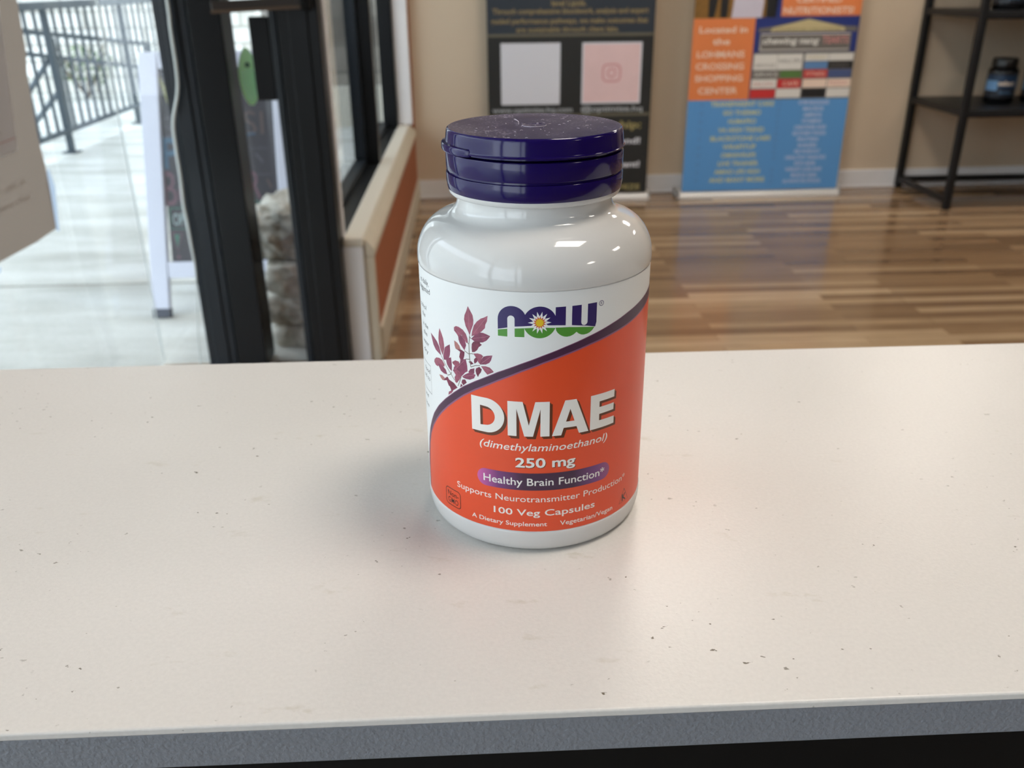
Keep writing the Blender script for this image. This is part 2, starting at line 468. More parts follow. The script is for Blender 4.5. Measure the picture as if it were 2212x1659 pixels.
def build_shell():
    mb = MB(); mb.box(-0.965, 6.5, -3.5, 2.262, -0.05, 0); mb.box(-0.50, 6.5, 2.262, 4.75, -0.05, 0)
    struct(mb.build('floor', M['floor']))
    mb = MB(); mb.box(-14, -0.965, -5, 16, -0.06, 0); mb.box(-0.965, -0.50, 2.262, 16, -0.06, 0); mb.box(-0.50, 9, 4.90, 16, -0.06, 0)
    struct(mb.build('sidewalk', M['concrete']))
    g = MB()
    g.box(-2.76, -0.965, 3.065, 3.078, 0.0, 0.0015); g.box(-2.76, -0.7, 6.4, 6.412, 0.0, 0.0015)
    struct(g.build('sidewalk_joint', flat('dark_joint', (150, 146, 136), 0.9)))
    mb = MB(); mb.box(-0.965, 6.5, -3.5, 4.75, 2.8, 2.85)
    struct(mb.build('ceiling', M['ceiling']))
    # back wall, slightly out of square with the counter
    mb = MB(); mb.box(-0.335, 6.8, WB0, WB0 + 0.14, 0, 2.8, rot=WBT, piv=(-0.3, WB0))
    struct(mb.build('wall_back', M['tan_wall']))
    mb = MB(); mb.box(-0.305, 6.8, WB0 - 0.014, WB0, 0, 0.095, rot=WBT, piv=(-0.3, WB0)); mb.box(-0.305, 6.8, WB0 - 0.018, WB0, 0, 0.012, rot=WBT, piv=(-0.3, WB0))
    struct(mb.build('baseboard_back', M['white_trim'], bevel=0.003))
    mb = MB(); mb.box(6.5, 6.6, -3.5, 4.75, 0, 2.8)
    struct(mb.build('wall_right', M['dim_wall']))
    mb = MB(); mb.box(-0.965, 6.5, -3.6, -3.5, 0, 2.8)
    struct(mb.build('wall_rear', M['dim_wall']))
    # low wall under the left windows
    mb = MB(); mb.box(-0.50, -0.312, 2.262, 4.46, 0, 0.36); mb.box(-0.50, -0.312, 2.262, 4.46, 2.36, 2.8); mb.box(-0.455, -0.312, 4.435, 4.60, 0.36, 2.36)
    struct(mb.build('wall_left', M['orange_wall']))
    mb = MB(); mb.box(-0.312, -0.300, 2.265, 4.455, 0, 0.105)
    struct(mb.build('baseboard_left', M['cream_trim'], bevel=0.004))
    # sill with rounded nose and apron
    mb = MB(); q = [(-0.392, .362), (-0.334, .362), (-0.334, .388), (-0.392, .388)]
    mb.hexa([(x, 2.222, z) for x, z in q], [(x, 4.43, z) for x, z in q])
    struct(mb.build('trim_1', flat('sill_cream', (212, 205, 190), 0.4), bevel=0.006, seg=4))
    q = [(-0.334, .330), (-0.305, .330), (-0.305, .352), (-0.334, .384)]
    mb = MB(); mb.hexa([(x, 2.236, z) for x, z in q], [(x, 4.43, z) for x, z in q])
    struct(mb.build('trim_2', M['cream_trim'], bevel=0.003))
    mb = MB(); mb.box(-0.394, -0.338, 2.225, 2.262, 0, 0.362)
    struct(mb.build('trim_3', M['white_trim'], bevel=0.004))
    mb = MB(); mb.box(-0.338, -0.308, 2.240, 2.262, 0, 0.330)
    struct(mb.build('trim_4', M['cream_trim'], bevel=0.006))
    mb = MB(); mb.box(-0.390, -0.318, 4.385, 4.432, 0.388, 2.36)
    struct(mb.build('trim_5', M['white_trim'], bevel=0.006, seg=3))
    mb = MB(); mb.box(-0.396, -0.388, 2.235, 2.262, 0.388, 2.36)
    struct(mb.build('trim_6', M['white_trim'], bevel=0.002))
    mb = MB(); mb.box(-3.1, -0.975, -5, 8.6, 2.86, 3.0)  # unseen canopy, added so only low sky lights and reflects indoors
    struct(mb.build('added_canopy', flat('added_canopy_soffit', (226, 226, 224), 0.9)))
    # far outdoor walls
    mb = MB(); mb.box(-9.0, -1.2, 9.8, 10.1, -0.05, 3.4)
    struct(mb.build('wall_outdoor_far', M['limestone_wall']))
    mb = MB(); mb.box(-9.3, -9.0, -6, 10.1, -0.05, 4.6)  # side wall out of view, made taller to cover the low sky
    struct(mb.build('wall_outdoor_side', M['limestone_wall']))
    mb = MB(); mb.box(-1.62, 6, 7.2, 7.5, 0.30, 3.6)
    struct(mb.build('wall_outdoor_near', M['shaded_wall']))
    mb = MB(); mb.box(-1.62, 6, 7.08, 7.5, -0.05, 0.30)
    struct(mb.build('trim_7', flat('pale_plinth', (200, 196, 184), 0.9, 0.05, 5)))

def build_windows():
    # window over the orange low wall
    w = sthing('window_1', (-0.44, 2.262, 0.36))
    MB().box(-0.49, -0.392, 2.262, 4.435, 0.362, 0.372).box(-0.49, -0.445, 2.262, 4.435, 0.372, 0.40).build('bottom_rail', M['slate_metal'], w, bevel=0.003)
    MB().box(-0.445, -0.394, 2.262, 4.38, 0.372, 0.380).build('inner_track', M['black_metal'], w, bevel=0.002)
    MB().box(-0.49, -0.445, 3.38, 3.45, 0.40, 2.30).build('mullion', M['slate_metal'], w, bevel=0.003)
    MB().box(-0.445, -0.394, 3.40, 3.445, 0.38, 2.30).build('mullion', M['black_metal'], w, bevel=0.003)
    MB().box(-0.462, -0.392, 4.355, 4.435, 0.38, 2.30).build('mullion', M['black_metal'], w, bevel=0.003)
    MB().box(-0.49, -0.39, 2.262, 4.435, 2.30, 2.36).build('top_rail', M['black_metal'], w, bevel=0.003)
    MB().box(-0.470, -0.466, 2.28, 3.39, 0.39, 2.31).build('pane', M['glass'], w)
    MB().box(-0.470, -0.466, 3.44, 4.36, 0.39, 2.31).build('pane', M['glass'], w)
    # glazed door leaf and frame between the glass wall and the low wall
    d = sthing('door_1', (-0.6, 2.25, 0))
    MB().box(-0.812, -0.729, 2.205, 2.30, 0.018, 2.8).box(-0.790, -0.750, 2.199, 2.205, 0.018, 2.8).build('stile', M['slate_metal'], d, bevel=0.004)
    MB().box(-0.722, -0.640, 2.188, 2.30, 0.018, 2.8).build('stile', M['black_metal'], d, bevel=0.003)
    MB().box(-0.729, -0.722, 2.24, 2.30, 0.018, 2.8).build('gasket', M['black'], d)
    MB().box(-0.818, -0.726, 2.18, 2.315, 0, 0.018).box(-0.724, -0.645, 2.18, 2.315, 0, 0.014).build('threshold_shoe', flat('grey_shoe', (78, 84, 92), 0.35), d, bevel=0.005)
    MB().box(-0.528, -0.497, 2.215, 2.30, 0.0, 2.8).box(-0.519, -0.507, 2.208, 2.215, 0.0, 2.8).build('stile', M['slate_metal'], d, bevel=0.003)
    MB().box(-0.497, -0.394, 2.170, 2.262, 0.0, 2.8).box(-0.470, -0.42, 2.164, 2.170, 0.0, 2.8).build('stile', M['black_metal'], d, bevel=0.003)
    MB().box(-0.640, -0.528, 2.21, 2.29, 2.35, 2.8).build('top_rail', M['black_metal'], d, bevel=0.003)
    MB().box(-0.640, -0.528, 2.250, 2.255, 0.0, 2.35).build('pane', M['glass'], d)
    pb = MB().bar((-0.648, 2.150, 0.995), (-0.425, 2.165, 1.004), 0.030, 0.026).build('push_bar', flat('floor_reflection_brown', (42, 33, 26), 0.4), d, bevel=0.004)  # brown base colour stands in for the wood floor mirrored in the bar
    MB().bar((-0.648, 2.136, 0.984), (-0.425, 2.150, 0.993), 0.004, 0.008).build('bar_lip', flat('floor_reflection_lip', (84, 66, 50), 0.4), pb, bevel=0.001)  # paler version of the same reflected floor brown
    MB().box(-0.43, -0.405, 2.135, 2.175, 0.985, 1.03).build('end_cap', M['black'], pb, bevel=0.006)
    MB().box(-0.580, -0.528, 2.215, 2.2495, 0.765, 0.970).build('lock_box', M['black_metal'], d, bevel=0.004)
    # large glass wall along the left with a butt-jointed glass corner
    g = sthing('window_2', (-0.965, 2.26, 0))
    MB().box(-0.968, -0.962, -3.45, 2.268, 0.012, 2.72).build('pane', M['glass'], g)
    MB().box(-0.962, -0.812, 2.262, 2.268, 0.012, 2.72).build('pane', M['glass'], g)
    MB().box(-0.967, -0.963, 2.2600, 2.2612, 0.012, 2.72).build('silicone_joint', flat('clear_sealant', (215, 222, 220), 0.3), g)
    for y in (0.62, -1.0, -2.6):
        MB().box(-1.0, -0.93, y, y + 0.06, 0, 2.72).build('mullion', M['black_metal'], g, bevel=0.003)
    MB().box(-1.0, -0.93, -3.45, 2.27, 2.72, 2.8).build('top_rail', M['black_metal'], g, bevel=0.003)
    MB().box(-0.98, -0.95, -3.45, 1.7, 0.0, 0.012).build('bottom_rail', M['black_metal'], g)

def build_ceiling_lights():
    spots = [(0.68, 0.0, 'above the counter'), (0.62, 2.55, 'between the counter and the banners'), (2.15, 3.55, 'in front of the blue banner, added to light the back wall'), (3.75, 3.45, 'right of the shelving unit'),  # panel by the blue banner is an added light for the back wall
             (3.55, 0.10, 'far to the right of the counter'), (3.55, -2.60, 'in the rear right of the room')]
    for i, (x, y, w) in enumerate(spots):
        t = thing('ceiling_light', 'square warm white ceiling light panel ' + w, 'ceiling light', (x, y, 2.8), 'ceiling light panels')
        fr = MB(); h = .32
        for a in ((x - h, x + h, y - h, y - h + .02), (x - h, x + h, y + h - .02, y + h), (x - h, x - h + .02, y - h + .02, y + h - .02), (x + h - .02, x + h, y - h + .02, y + h - .02)):
            fr.box(*a, 2.775, 2.799)
        fr.build('frame', M['white_trim'], t)
        MB().box(x - .30, x + .30, y - .30, y + .30, 2.782, 2.792).build('diffuser', M['panel'], t)

# ================================================================== COUNTER
def build_counter():
    t = thing('counter', 'narrow cream laminate counter ledge with a grey textured front edge, under the bottle', 'counter', (0.35, 0.01, 0))
    MB().box(-0.62, 1.5, -0.0912, 0.1115, 0.8978, 0.9).box(-0.62, 1.5, -0.0895, 0.1100, 0.8876, 0.8978).build('worktop', M['counter'], t, bevel=0.0006, seg=3)
    MB().box(-0.62, 1.5, -0.0908, -0.0895, 0.8878, 0.8977).build('edge_band', M['edge_grey'], t, bevel=0.0002)
    MB().box(-0.60, 1.48, -0.045, 0.100, 0, 0.8876).build('base_cabinet', M['black'], t)

# ================================================================== SUPPLEMENT BOTTLE
TH0 = math.atan2(CAM_POS.y, CAM_POS.x)
LEAVES=[[(-17.6,71.7),(-16.9,70.6),(-16.2,69.5),(-16.0,68.2),(-16.1,67.0),(-16.8,65.3),(-17.3,63.8),(-17.7,64.8),(-18.5,66.2),(-18.9,67.9),(-18.7,69.1),(-18.1,70.3)],[(-11.9,70.0),(-12.1,68.5),(-12.6,67.5),(-12.7,66.6),(-13.7,65.5),(-14.7,64.8),(-15.9,64.1),(-16.7,63.7),(-16.5,65.0),(-15.9,66.8),(-15.0,68.0),(-13.8,69.0),(-12.9,69.4)],[(-11.3,64.6),(-11.8,63.9),(-12.4,63.2),(-13.4,62.6),(-14.3,62.4),(-15.7,62.3),(-16.8,63.0),(-16.3,63.6),(-15.4,64.6),(-14.2,65.2),(-13.2,65.2),(-12.4,65.0)],[(-13.7,61.9),(-14.1,61.5),(-14.6,61.1),(-15.1,60.2),(-15.9,59.5),(-16.7,59.3),(-16.8,60.5),(-16.7,61.6),(-16.2,62.3),(-15.1,62.6),(-14.3,62.6),(-14.2,62.2)],[(-22.5,64.9),(-21.8,65.4),(-20.8,65.4),(-19.4,64.9),(-18.5,64.0),(-18.0,62.8),(-17.9,61.6),(-18.4,61.5),(-18.9,62.1),(-19.9,63.4),(-20.9,62.5),(-21.7,63.4),(-22.5,64.0)],[(-21.1,62.9),(-20.5,63.4),(-19.5,63.1),(-18.8,62.0),(-18.5,60.8),(-19.1,59.3),(-19.8,60.0),(-20.6,60.9),(-21.0,61.8)],[(-22.6,61.2),(-21.6,60.9),(-20.8,60.2),(-20.4,59.2),(-21.5,59.0),(-22.2,59.0),(-22.5,59.8)],[(-22.2,59.0),(-20.2,59.2),(-19.1,58.8),(-19.2,57.8),(-19.6,56.6),(-20.6,56.3),(-21.0,57.0),(-20.6,58.5),(-21.3,58.8)],[(-33.7,60.1),(-31.8,59.5),(-30.2,58.7),(-29.1,57.5),(-28.3,55.2),(-29.3,55.5),(-31.1,56.0),(-32.4,57.1),(-33.1,58.6)],[(-28.6,63.0),(-27.8,61.8),(-27.1,60.5),(-26.8,58.9),(-26.8,57.6),(-27.6,55.5),(-28.4,56.6),(-29.2,58.2),(-29.4,59.8),(-29.1,61.6)],[(-24.4,59.6),(-24.3,57.8),(-24.5,56.6),(-25.0,55.4),(-26.3,54.6),(-27.2,54.4),(-27.4,55.5),(-26.9,57.0),(-26.5,58.2),(-25.5,58.9)],[(-24.1,56.0),(-23.9,54.4),(-23.9,53.2),(-24.0,52.0),(-25.0,52.6),(-25.9,53.5),(-26.2,54.6),(-25.3,55.4)],[(-32.1,52.9),(-31.0,53.8),(-29.4,54.2),(-27.9,54.0),(-26.9,53.0),(-27.1,52.4),(-28.4,52.3),(-29.5,52.6),(-30.2,51.4),(-31.5,51.4),(-32.4,52.1)],[(-30.2,52.1),(-29.2,52.7),(-27.8,52.4),(-26.5,51.7),(-25.9,50.5),(-27.4,50.3),(-28.8,50.6),(-29.6,51.4)],[(-29.8,49.2),(-28.3,49.5),(-27.1,49.1),(-27.5,48.2),(-28.4,48.1),(-29.2,48.6)],[(-27.2,48.9),(-25.9,49.9),(-25.2,49.2),(-24.2,49.0),(-23.3,48.8),(-22.0,47.8),(-22.7,47.3),(-24.4,46.0),(-25.0,47.2),(-25.5,47.4),(-26.3,48.7),(-27.5,48.2)],[(-25.8,44.5),(-25.6,45.5),(-24.6,46.2),(-23.7,46.4),(-24.4,45.5)],[(-20.6,56.3),(-18.8,56.9),(-18.4,55.2),(-18.3,53.5),(-19.1,53.0),(-19.8,52.2),(-20.5,51.5),(-21.8,52.3),(-22.2,52.7),(-23.4,52.2),(-23.1,53.5),(-22.6,54.1),(-21.7,54.2),(-20.8,55.3)],[(-23.7,54.8),(-22.5,55.6),(-21.2,55.6),(-20.9,54.9),(-21.7,54.0),(-22.8,54.0),(-23.5,54.4)],[(-23.6,52.5),(-22.2,53.2),(-21.1,52.8),(-20.6,51.5),(-21.1,50.5),(-22.2,49.1),(-22.8,49.3),(-23.0,50.6),(-22.5,51.4)],[(-20.2,51.6),(-19.1,52.5),(-17.8,53.3),(-16.7,53.3),(-15.8,53.1),(-16.3,52.0),(-17.6,51.3),(-18.8,51.2),(-19.8,51.3)],[(-18.1,53.4),(-17.4,54.4),(-16.1,54.9),(-16.2,53.4),(-17.0,53.0)],[(-16.3,59.0),(-15.0,59.3),(-14.0,59.2),(-13.4,58.8),(-13.9,57.9),(-14.4,56.4),(-14.9,56.9),(-15.4,57.8)],[(-10.8,59.4),(-11.2,58.0),(-11.7,57.2),(-12.7,56.6),(-14.4,56.3),(-14.1,57.6),(-13.3,58.7),(-12.3,59.1)],[(-16.1,57.5),(-15.6,58.0),(-15.0,57.8),(-15.2,56.9),(-16.0,56.2),(-16.2,56.8)],[(-17.9,56.4),(-17.1,56.7),(-16.3,56.1),(-17.1,55.7)],[(-14.1,55.9),(-12.7,56.1),(-11.6,55.9),(-10.9,55.3),(-10.5,54.8),(-12.3,53.8),(-13.1,54.6)],[(-15.6,55.0),(-14.6,55.6),(-13.9,55.0),(-14.2,54.1),(-14.7,53.5),(-15.1,52.6),(-15.6,53.5),(-15.8,54.3)],[(-20.2,50.7),(-19.2,51.0),(-18.7,50.2),(-19.0,49.9),(-19.9,49.1),(-20.5,49.8)],[(-20.7,49.4),(-20.1,48.9),(-21.1,48.2)]]
STEMS=[[(-17.3,63.8),(-17.6,61.3),(-17.6,58.7),(-17.5,57.0),(-17.2,55.0)],[(-19.1,59.2),(-17.8,58.6),(-16.7,58.9),(-16.3,58.8)],[(-18.8,56.9),(-17.6,57.1)],[(-17.2,55.0),(-15.9,55.7),(-14.4,56.0)],[(-28.3,55.2),(-27.4,54.2),(-26.4,53.0),(-24.3,51.1),(-23.0,49.7)],[(-20.5,51.5),(-21.1,50.0),(-21.8,48.4)],[(-24.1,51.8),(-24.3,51.1),(-25.8,50.3)],[(-18.0,61.6),(-17.6,61.3)],[(-17.3,63.3),(-16.8,63.0)]]

def build_bottle():
    t = thing('supplement_bottle', 'white plastic supplement bottle with purple flip cap and orange DMAE label on the counter', 'bottle', (0, 0, 0.9))
    k = 0.001
    prof = [(0.0, 0.9), (24, 0.9), (27.5, 0.3), (29.0, 0.0), (30.0, 0.12), (30.8, 0.55), (31.4, 1.3), (31.85, 2.6), (32.15, 4.2), (32.22, 5.6), (32.22, 6.7),
            (32.15, 6.95), (31.95, 7.1), (31.95, 76.95), (32.12, 77.1), (32.24, 77.4), (32.24, 78.6), (32.19, 79.6), (32.08, 80.8), (31.8, 82.0), (31.4, 83.1), (30.85, 84.3),
            (30.1, 85.6), (29.1, 86.8), (27.9, 87.85), (26.5, 88.7), (25.0, 89.35), (23.7, 89.8), (22.7, 90.25), (21.9, 90.9), (21.3, 91.7), (20.95, 92.6), (20.85, 93.6), (20.85, 94.8),
            (21.2, 94.95), (22.0, 95.0), (22.6, 95.25), (22.9, 95.7), (23.0, 96.2), (23.0, 96.75), (20.5, 96.8)]
    MB().lathe([(r * k, z * k) for r, z in prof], 0, 0, 0.9, n=192).build('bottle_body', M['plastic_white'], t, smooth=True, auto=50)
    # cap: lower collar, middle collar, hinged lid, all purple
    collar = [(22.0, 96.6), (23.05, 96.55), (23.2, 96.75), (23.45, 98.5), (23.48, 100.6), (23.38, 100.85), (22.85, 100.95), (22.8, 101.35), (23.3, 101.5), (23.42, 101.8), (23.45, 104.5), (23.42, 106.0), (23.3, 106.25), (22.7, 106.35), (20, 106.4)]
    cap = MB().lathe([(r * k, z * k) for r, z in collar], 0, 0, 0.9, n=192).build('cap', M['cap'], t, smooth=True, auto=40)
    lid = [(20, 106.85), (22.9, 106.8), (23.2, 106.85), (23.2, 107.15), (23.62, 107.25), (23.68, 107.45), (23.5, 107.65), (23.42, 108.0), (23.25, 110.2), (23.08, 111.3), (22.9, 111.75), (22.55, 111.95)]
    lm = MB().lathe([(r * k, z * k) for r, z in lid], 0, 0, 0.9, n=192)
    lidob = lm.build('flip_lid', M['cap'], cap, smooth=True, auto=40)
    top = [(22.55, 111.95), (22.0, 111.95), (21.6, 111.85), (12.0, 111.82), (3.3, 111.82), (3.2, 111.95), (2.9, 111.98), (2.7, 111.85), (0.0, 111.82)]
    MB().lathe([(r * k, z * k) for r, z in top], 0, 0, 0.9, n=160).build('lid_top', M['cap_top'], cap, smooth=True, auto=30)
    # lint and fibres lying on the lid
    fb = MB(); rnd = random.Random(5)
    def fibre(pts, r=0.00005): fb.tube([(x * k, y * k, 0.9 + (z + 111.93) * k) for x, y, z in pts], r, n=5)
    fibre([(-4.3, 10.5, .1), (-4.9, 8.6, .4), (-4.5, 7.0, .5), (-3.9, 5.4, .3), (-3.9, 3.6, .1), (-4.0, 1.6, .0)], 0.00006)
    fibre([(3.1 * math.cos(a), 3.1 * math.sin(a) - .2, .02) for a in [2.4 + .16 * j for j in range(26)]], 0.00006)
    for _ in range(60):
        a, rr = rnd.uniform(0, 6.28), 21 * math.sqrt(rnd.random()); x, y = rr * math.cos(a), rr * math.sin(a); h = rnd.uniform(0, 6.28); l = rnd.uniform(.1, .5)
        h2 = h + rnd.uniform(-.6, .6); x1, y1 = x + l * math.cos(h), y + l * math.sin(h); fibre([(x, y, 0), (x1, y1, rnd.uniform(0, .15)), (x1 + l * math.cos(h2), y1 + l * math.sin(h2), 0)], rnd.uniform(.00002, .000045))
    fb.build('lint', flat('pale_lint', (214, 208, 220), 0.8), cap)
    # thumb tab
    tb = MB(); n = 40; a0, a1 = TH0 - math.radians(100), TH0 - math.radians(42.5)
    ring = []
    for i in range(n + 1):
        a = a0 + (a1 - a0) * i / n; u = 2 * i / n - 1; ro = 23.35 + 1.05 * (1 - abs(u) ** 7) ** 0.5
        c, s_ = math.cos(a), math.sin(a)
        ring.append([(22.9 * c, 22.9 * s_, 106.85), (ro * c, ro * s_, 106.75), ((ro + .08) * c, (ro + .08) * s_, 107.0), ((ro + .05) * c, (ro + .05) * s_, 108.2), ((ro - .15) * c, (ro - .15) * s_, 108.5), (22.9 * c, 22.9 * s_, 108.75)])
    vs = [(x * k, y * k, .9 + z * k) for R in ring for x, y, z in R]; fs = []
    for i in range(n):
        for j in range(6): fs.append((i * 6 + j, i * 6 + (j + 1) % 6, (i + 1) * 6 + (j + 1) % 6, (i + 1) * 6 + j))
    fs.append(tuple(range(6))); fs.append(tuple(range(n * 6 + 5, n * 6 - 1, -1)))
    tb.add(vs, fs); tb.build('thumb_tab', M['cap'], cap, smooth=True, auto=40)

    # ---- printed label, unrolled coordinates in millimetres: s along the wall, z up
    W = flat('label_paper_white', (228, 229, 228), 0.42); OR = flat('label_orange', (218, 75, 37), 0.36); PU = flat('label_violet', (66, 34, 62), 0.36)
    MV = flat('label_mauve', (134, 84, 116), 0.36); NV = flat('logo_navy', (44, 30, 92), 0.35); GR = flat('logo_green', (78, 142, 52), 0.35)
    TX = flat('print_white', (232, 228, 222), 0.4); SH = flat('print_brown_shadow', (92, 44, 18), 0.4); BK = flat('print_black', (34, 26, 22), 0.4)
    YL = flat('sun_yellow', (222, 186, 40), 0.35); RD = flat('sun_orange', (206, 96, 48), 0.35)
    S = Sheet()
    inner = [(70, 68.9), (60, 68.9), (52, 68.5), (44, 67.5), (36.4, 66.1), (28.4, 64.5), (21.3, 63.2), (14.3, 61.7), (8.1, 59.9), (2.3, 57.95), (-3.5, 55.5), (-9.5, 52.5), (-16.1, 48.75), (-19.9, 46.2),
             (-22.9, 43.8), (-26.3, 40.9), (-29.8, 37.5), (-32.3, 34.8), (-34.9, 31.8), (-37.6, 27.9), (-39.4, 24.2), (-41.0, 19.6), (-42.0, 14.5), (-42.5, 7.25)]
    outer = [(70, 71.9), (60, 71.8), (52, 71.4), (45, 70.7), (38.9, 69.76), (34.3, 69.0), (27.6, 67.7), (21.2, 66.04), (14.2, 64.06), (8.05, 62.13), (2.3, 60.04), (-3.5, 57.66), (-9.4, 54.94), (-16.0, 51.23),
             (-19.8, 48.85), (-23.2, 46.2), (-27.2, 42.83), (-30.9, 39.35), (-34.1, 35.7), (-36.0, 32.9), (-38.4, 29.0), (-40.4, 24.6), (-42.0, 19.9), (-43.1, 14.5), (-43.6, 7.25)]
    S.poly(inner + [(70, 7.25)], 1, OR)
    S.poly(outer + inner[::-1], 2, PU)
    a, b = stroke([(x + .12, z + .12) for x, z in inner], 0.42); S.tris((a, b), 3, MV)
    a, b = stroke(outer[1:-1], 0.18); S.tris((a, b), 3, MV)
    # leaves behind the band
    tones = [flat('leaf_plum', (128, 58, 86), .4, .6, 700), flat('leaf_rose', (150, 78, 98), .4, .5, 700), flat('leaf_wine', (112, 40, 66), .4, .6, 700), flat('leaf_peach', (168, 112, 108), .4, .25, 900)]
    tone = [1, 1, 0, 2, 1, 0, 3, 2, 0, 1, 0, 0, 1, 0, 3, 2, 1, 0, 1, 1, 0, 0, 1, 0, 2, 2, 1, 2, 2, 2]
    for i, L in enumerate(LEAVES): S.poly(L, 0.9 + i * 0.018, tones[tone[i]])
    VN = flat('leaf_vein', (176, 118, 132), .4)
    for a_, b_ in [((-29.9, 68.0), (-28.3, 60.6))]: pass
    for i in (0, 1, 2, 4, 8, 9, 17, 20, 23, 26):
        L = LEAVES[i]; far = max(((p, q) for p in L for q in L), key=lambda pq: (pq[0][0] - pq[1][0]) ** 2 + (pq[0][1] - pq[1][1]) ** 2)
        p, q = far; a, b = stroke([(p[0] * .93 + q[0] * .07, p[1] * .93 + q[1] * .07), (p[0] * .1 + q[0] * .9, p[1] * .1 + q[1] * .9)], .09); S.tris((a, b), 1.6, VN)
    ST = flat('stem_olive', (118, 108, 96), .4)
    for L in STEMS: a, b = stroke(L, 0.2); S.tris((a, b), 1.7, ST)
    # NOW logo
    pu = [(-9.2, 66.88), (-6.73, 67.45), (-4.87, 67.8), (-2.4, 68.0), (-.6, 68.15), (1.4, 68.22), (3.3, 68.22), (5.3, 68.12), (8.0, 67.92)]
    nleft = [(-9.2, 66.88)] + arc(-5.55, 69.55, 3.65, 180, 14, 18) + [(-2.35, 70.4), (-2.35, 68.0), (-4.87, 67.8)] + arc(-5.79, 69.75, .93, 0, 180, 12) + [(-6.72, 67.45)]
    S.poly(nleft, 1, NV)
    S.poly([(-2.35, 68.0)] + arc(1.45, 69.0, 4.2, 160, 22, 22) + [(5.35, 68.1), (3.3, 68.22), (1.4, 68.22), (-.6, 68.15)], 1, NV)
    S.poly([(5.3, 68.12), (5.37, 72.88), (7.98, 72.88), (7.96, 67.92)], 1, NV)
    S.poly([(9.58, 67.8), (9.61, 72.88), (12.13, 72.88), (12.1, 68.3)] + arc(12.98, 68.25, .87, 180, 360, 10) + [(13.85, 72.9), (16.46, 72.9), (16.45, 67.7), (16.1, 66.5), (13.5, 67.15)], 1, NV)
    S.poly([(-9.2, 66.7), (-9.2, 65.05), (-6.75, 65.02), (-6.75, 67.12)], 1, GR)
    S.poly([(-4.87, 67.3), (-4.87, 65.05), (-2.42, 65.08), (-2.42, 67.48)], 1, GR)
    S.poly([(-2.3, 67.48)] + arc(1.45, 69.0, 4.2, 203, 338, 20) + [(1.4, 67.7)], 1, GR)
    S.poly([(5.4, 67.5), (5.55, 66.7), (5.9, 66.1), (6.4, 65.6), (7.0, 65.2), (7.7, 64.92), (8.4, 64.82), (9.2, 64.9), (10.0, 65.2), (10.88, 65.85), (11.5, 65.3), (12.2, 64.95), (12.9, 64.83), (13.7, 64.9), (14.5, 65.15), (15.3, 65.7), (15.9, 66.45), (12.5, 66.95), (9.0, 67.35)], 1, GR)
    def star(cx, cz, r0, r1, n, off=0.0):
        return [(cx + (r0 if i % 2 == 0 else r1) * math.cos(off + math.pi * i / n), cz + (r0 if i % 2 == 0 else r1) * math.sin(off + math.pi * i / n)) for i in range(2 * n)]
    S.poly(star(1.4, 68.95, 2.95, 1.65, 14), 2, W)
    S.poly(star(1.4, 68.95, 1.75, 1.05, 14, math.pi / 28), 3, RD)
    S.poly(arc(1.4, 68.95, .98, 0, 352, 24), 4, YL)
    a, b = stroke(arc(17.82, 72.42, .66, 0, 360, 24), .14); S.tris((a, b), 1, NV); S.text('R', 17.58, 18.08, 72.08, 72.78, 1, NV)
    # DMAE with its brown drop shadow
    D = ([(-17.38, 47.1), (-17.38, 37.0)] + arc(-12.9, 42.05, 5.05, -90, 90, 22), [[(-14.7, 39.0)] + arc(-13.2, 41.9, 2.75, -88, 88, 14) + [(-14.7, 44.75)]])
    Mm = ([(-6.95, 47.1), (-6.95, 37.0), (-4.6, 37.0), (-4.6, 45.0), (-2.55, 37.0), (-.25, 37.0), (1.72, 45.0), (1.68, 37.0), (4.1, 37.0), (4.1, 47.1), (.35, 47.1), (-1.35, 40.2), (-2.95, 47.1)], [])
    A = ([(4.75, 37.0), (8.2, 47.1), (11.3, 47.1), (15.0, 37.0), (12.2, 37.0), (11.45, 39.15), (7.9, 39.15), (7.25, 37.0)], [[(8.5, 40.9), (10.85, 40.9), (9.65, 44.5)]])
    E_ = ([(15.45, 37.0), (15.5, 47.1), (23.5, 47.1), (23.45, 44.9), (18.3, 44.9), (18.3, 43.25), (23.35, 43.2), (23.3, 41.2), (18.3, 41.2), (18.3, 39.3), (23.55, 39.2), (23.55, 37.0)], [])
    for o, h in (D, Mm, A, E_):
        S.poly([(x + .75, z - .75) for x, z in o], 2, SH, [[(x + .75, z - .75) for x, z in q] for q in h])
        S.poly([(x + .4, z - .4) for x, z in o], 2.3, SH, [[(x + .4, z - .4) for x, z in q] for q in h])
        S.poly(o, 3, TX, h)
    S.text('(dimethylaminoethanol)', -15.1, 21.4, 32.6, 34.75, 2, TX, bold=.006, shear=.22)
    S.text('250 mg', -4.85, 11.55, 27.35, 30.25, 2, SH, bold=.022); S.text('250 mg', -5.0, 11.35, 27.55, 30.5, 3, TX, bold=.022)
    S.poly(rrect(-16.1, 22.65, 20.45, 25.8, 2.67, 12), 2, pill_mat())
    S.text('Healthy Brain Function*', -14.2, 20.8, 21.95, 24.2, 3, TX, bold=.008)
    S.text('Supports Neurotransmitter Production*', -23.6, 30.0, 16.75, 18.6, 2, TX)
    S.text('100 Veg Capsules', -11.3, 17.85, 12.35, 14.35, 2, TX, bold=.01)
    S.text('A Dietary Supplement', -18.35, 3.65, 8.95, 10.3, 2, TX, bold=.008)
    S.text('Vegetarian/Vegan', 7.3, 24.65, 8.85, 10.3, 2, TX, bold=.008)
    a, b = stroke(rrect(-28.9, -22.55, 9.3, 14.8, 1.1) + rrect(-28.9, -22.55, 9.3, 14.8, 1.1)[:2], .24); S.tris((a, b), 2, BK)
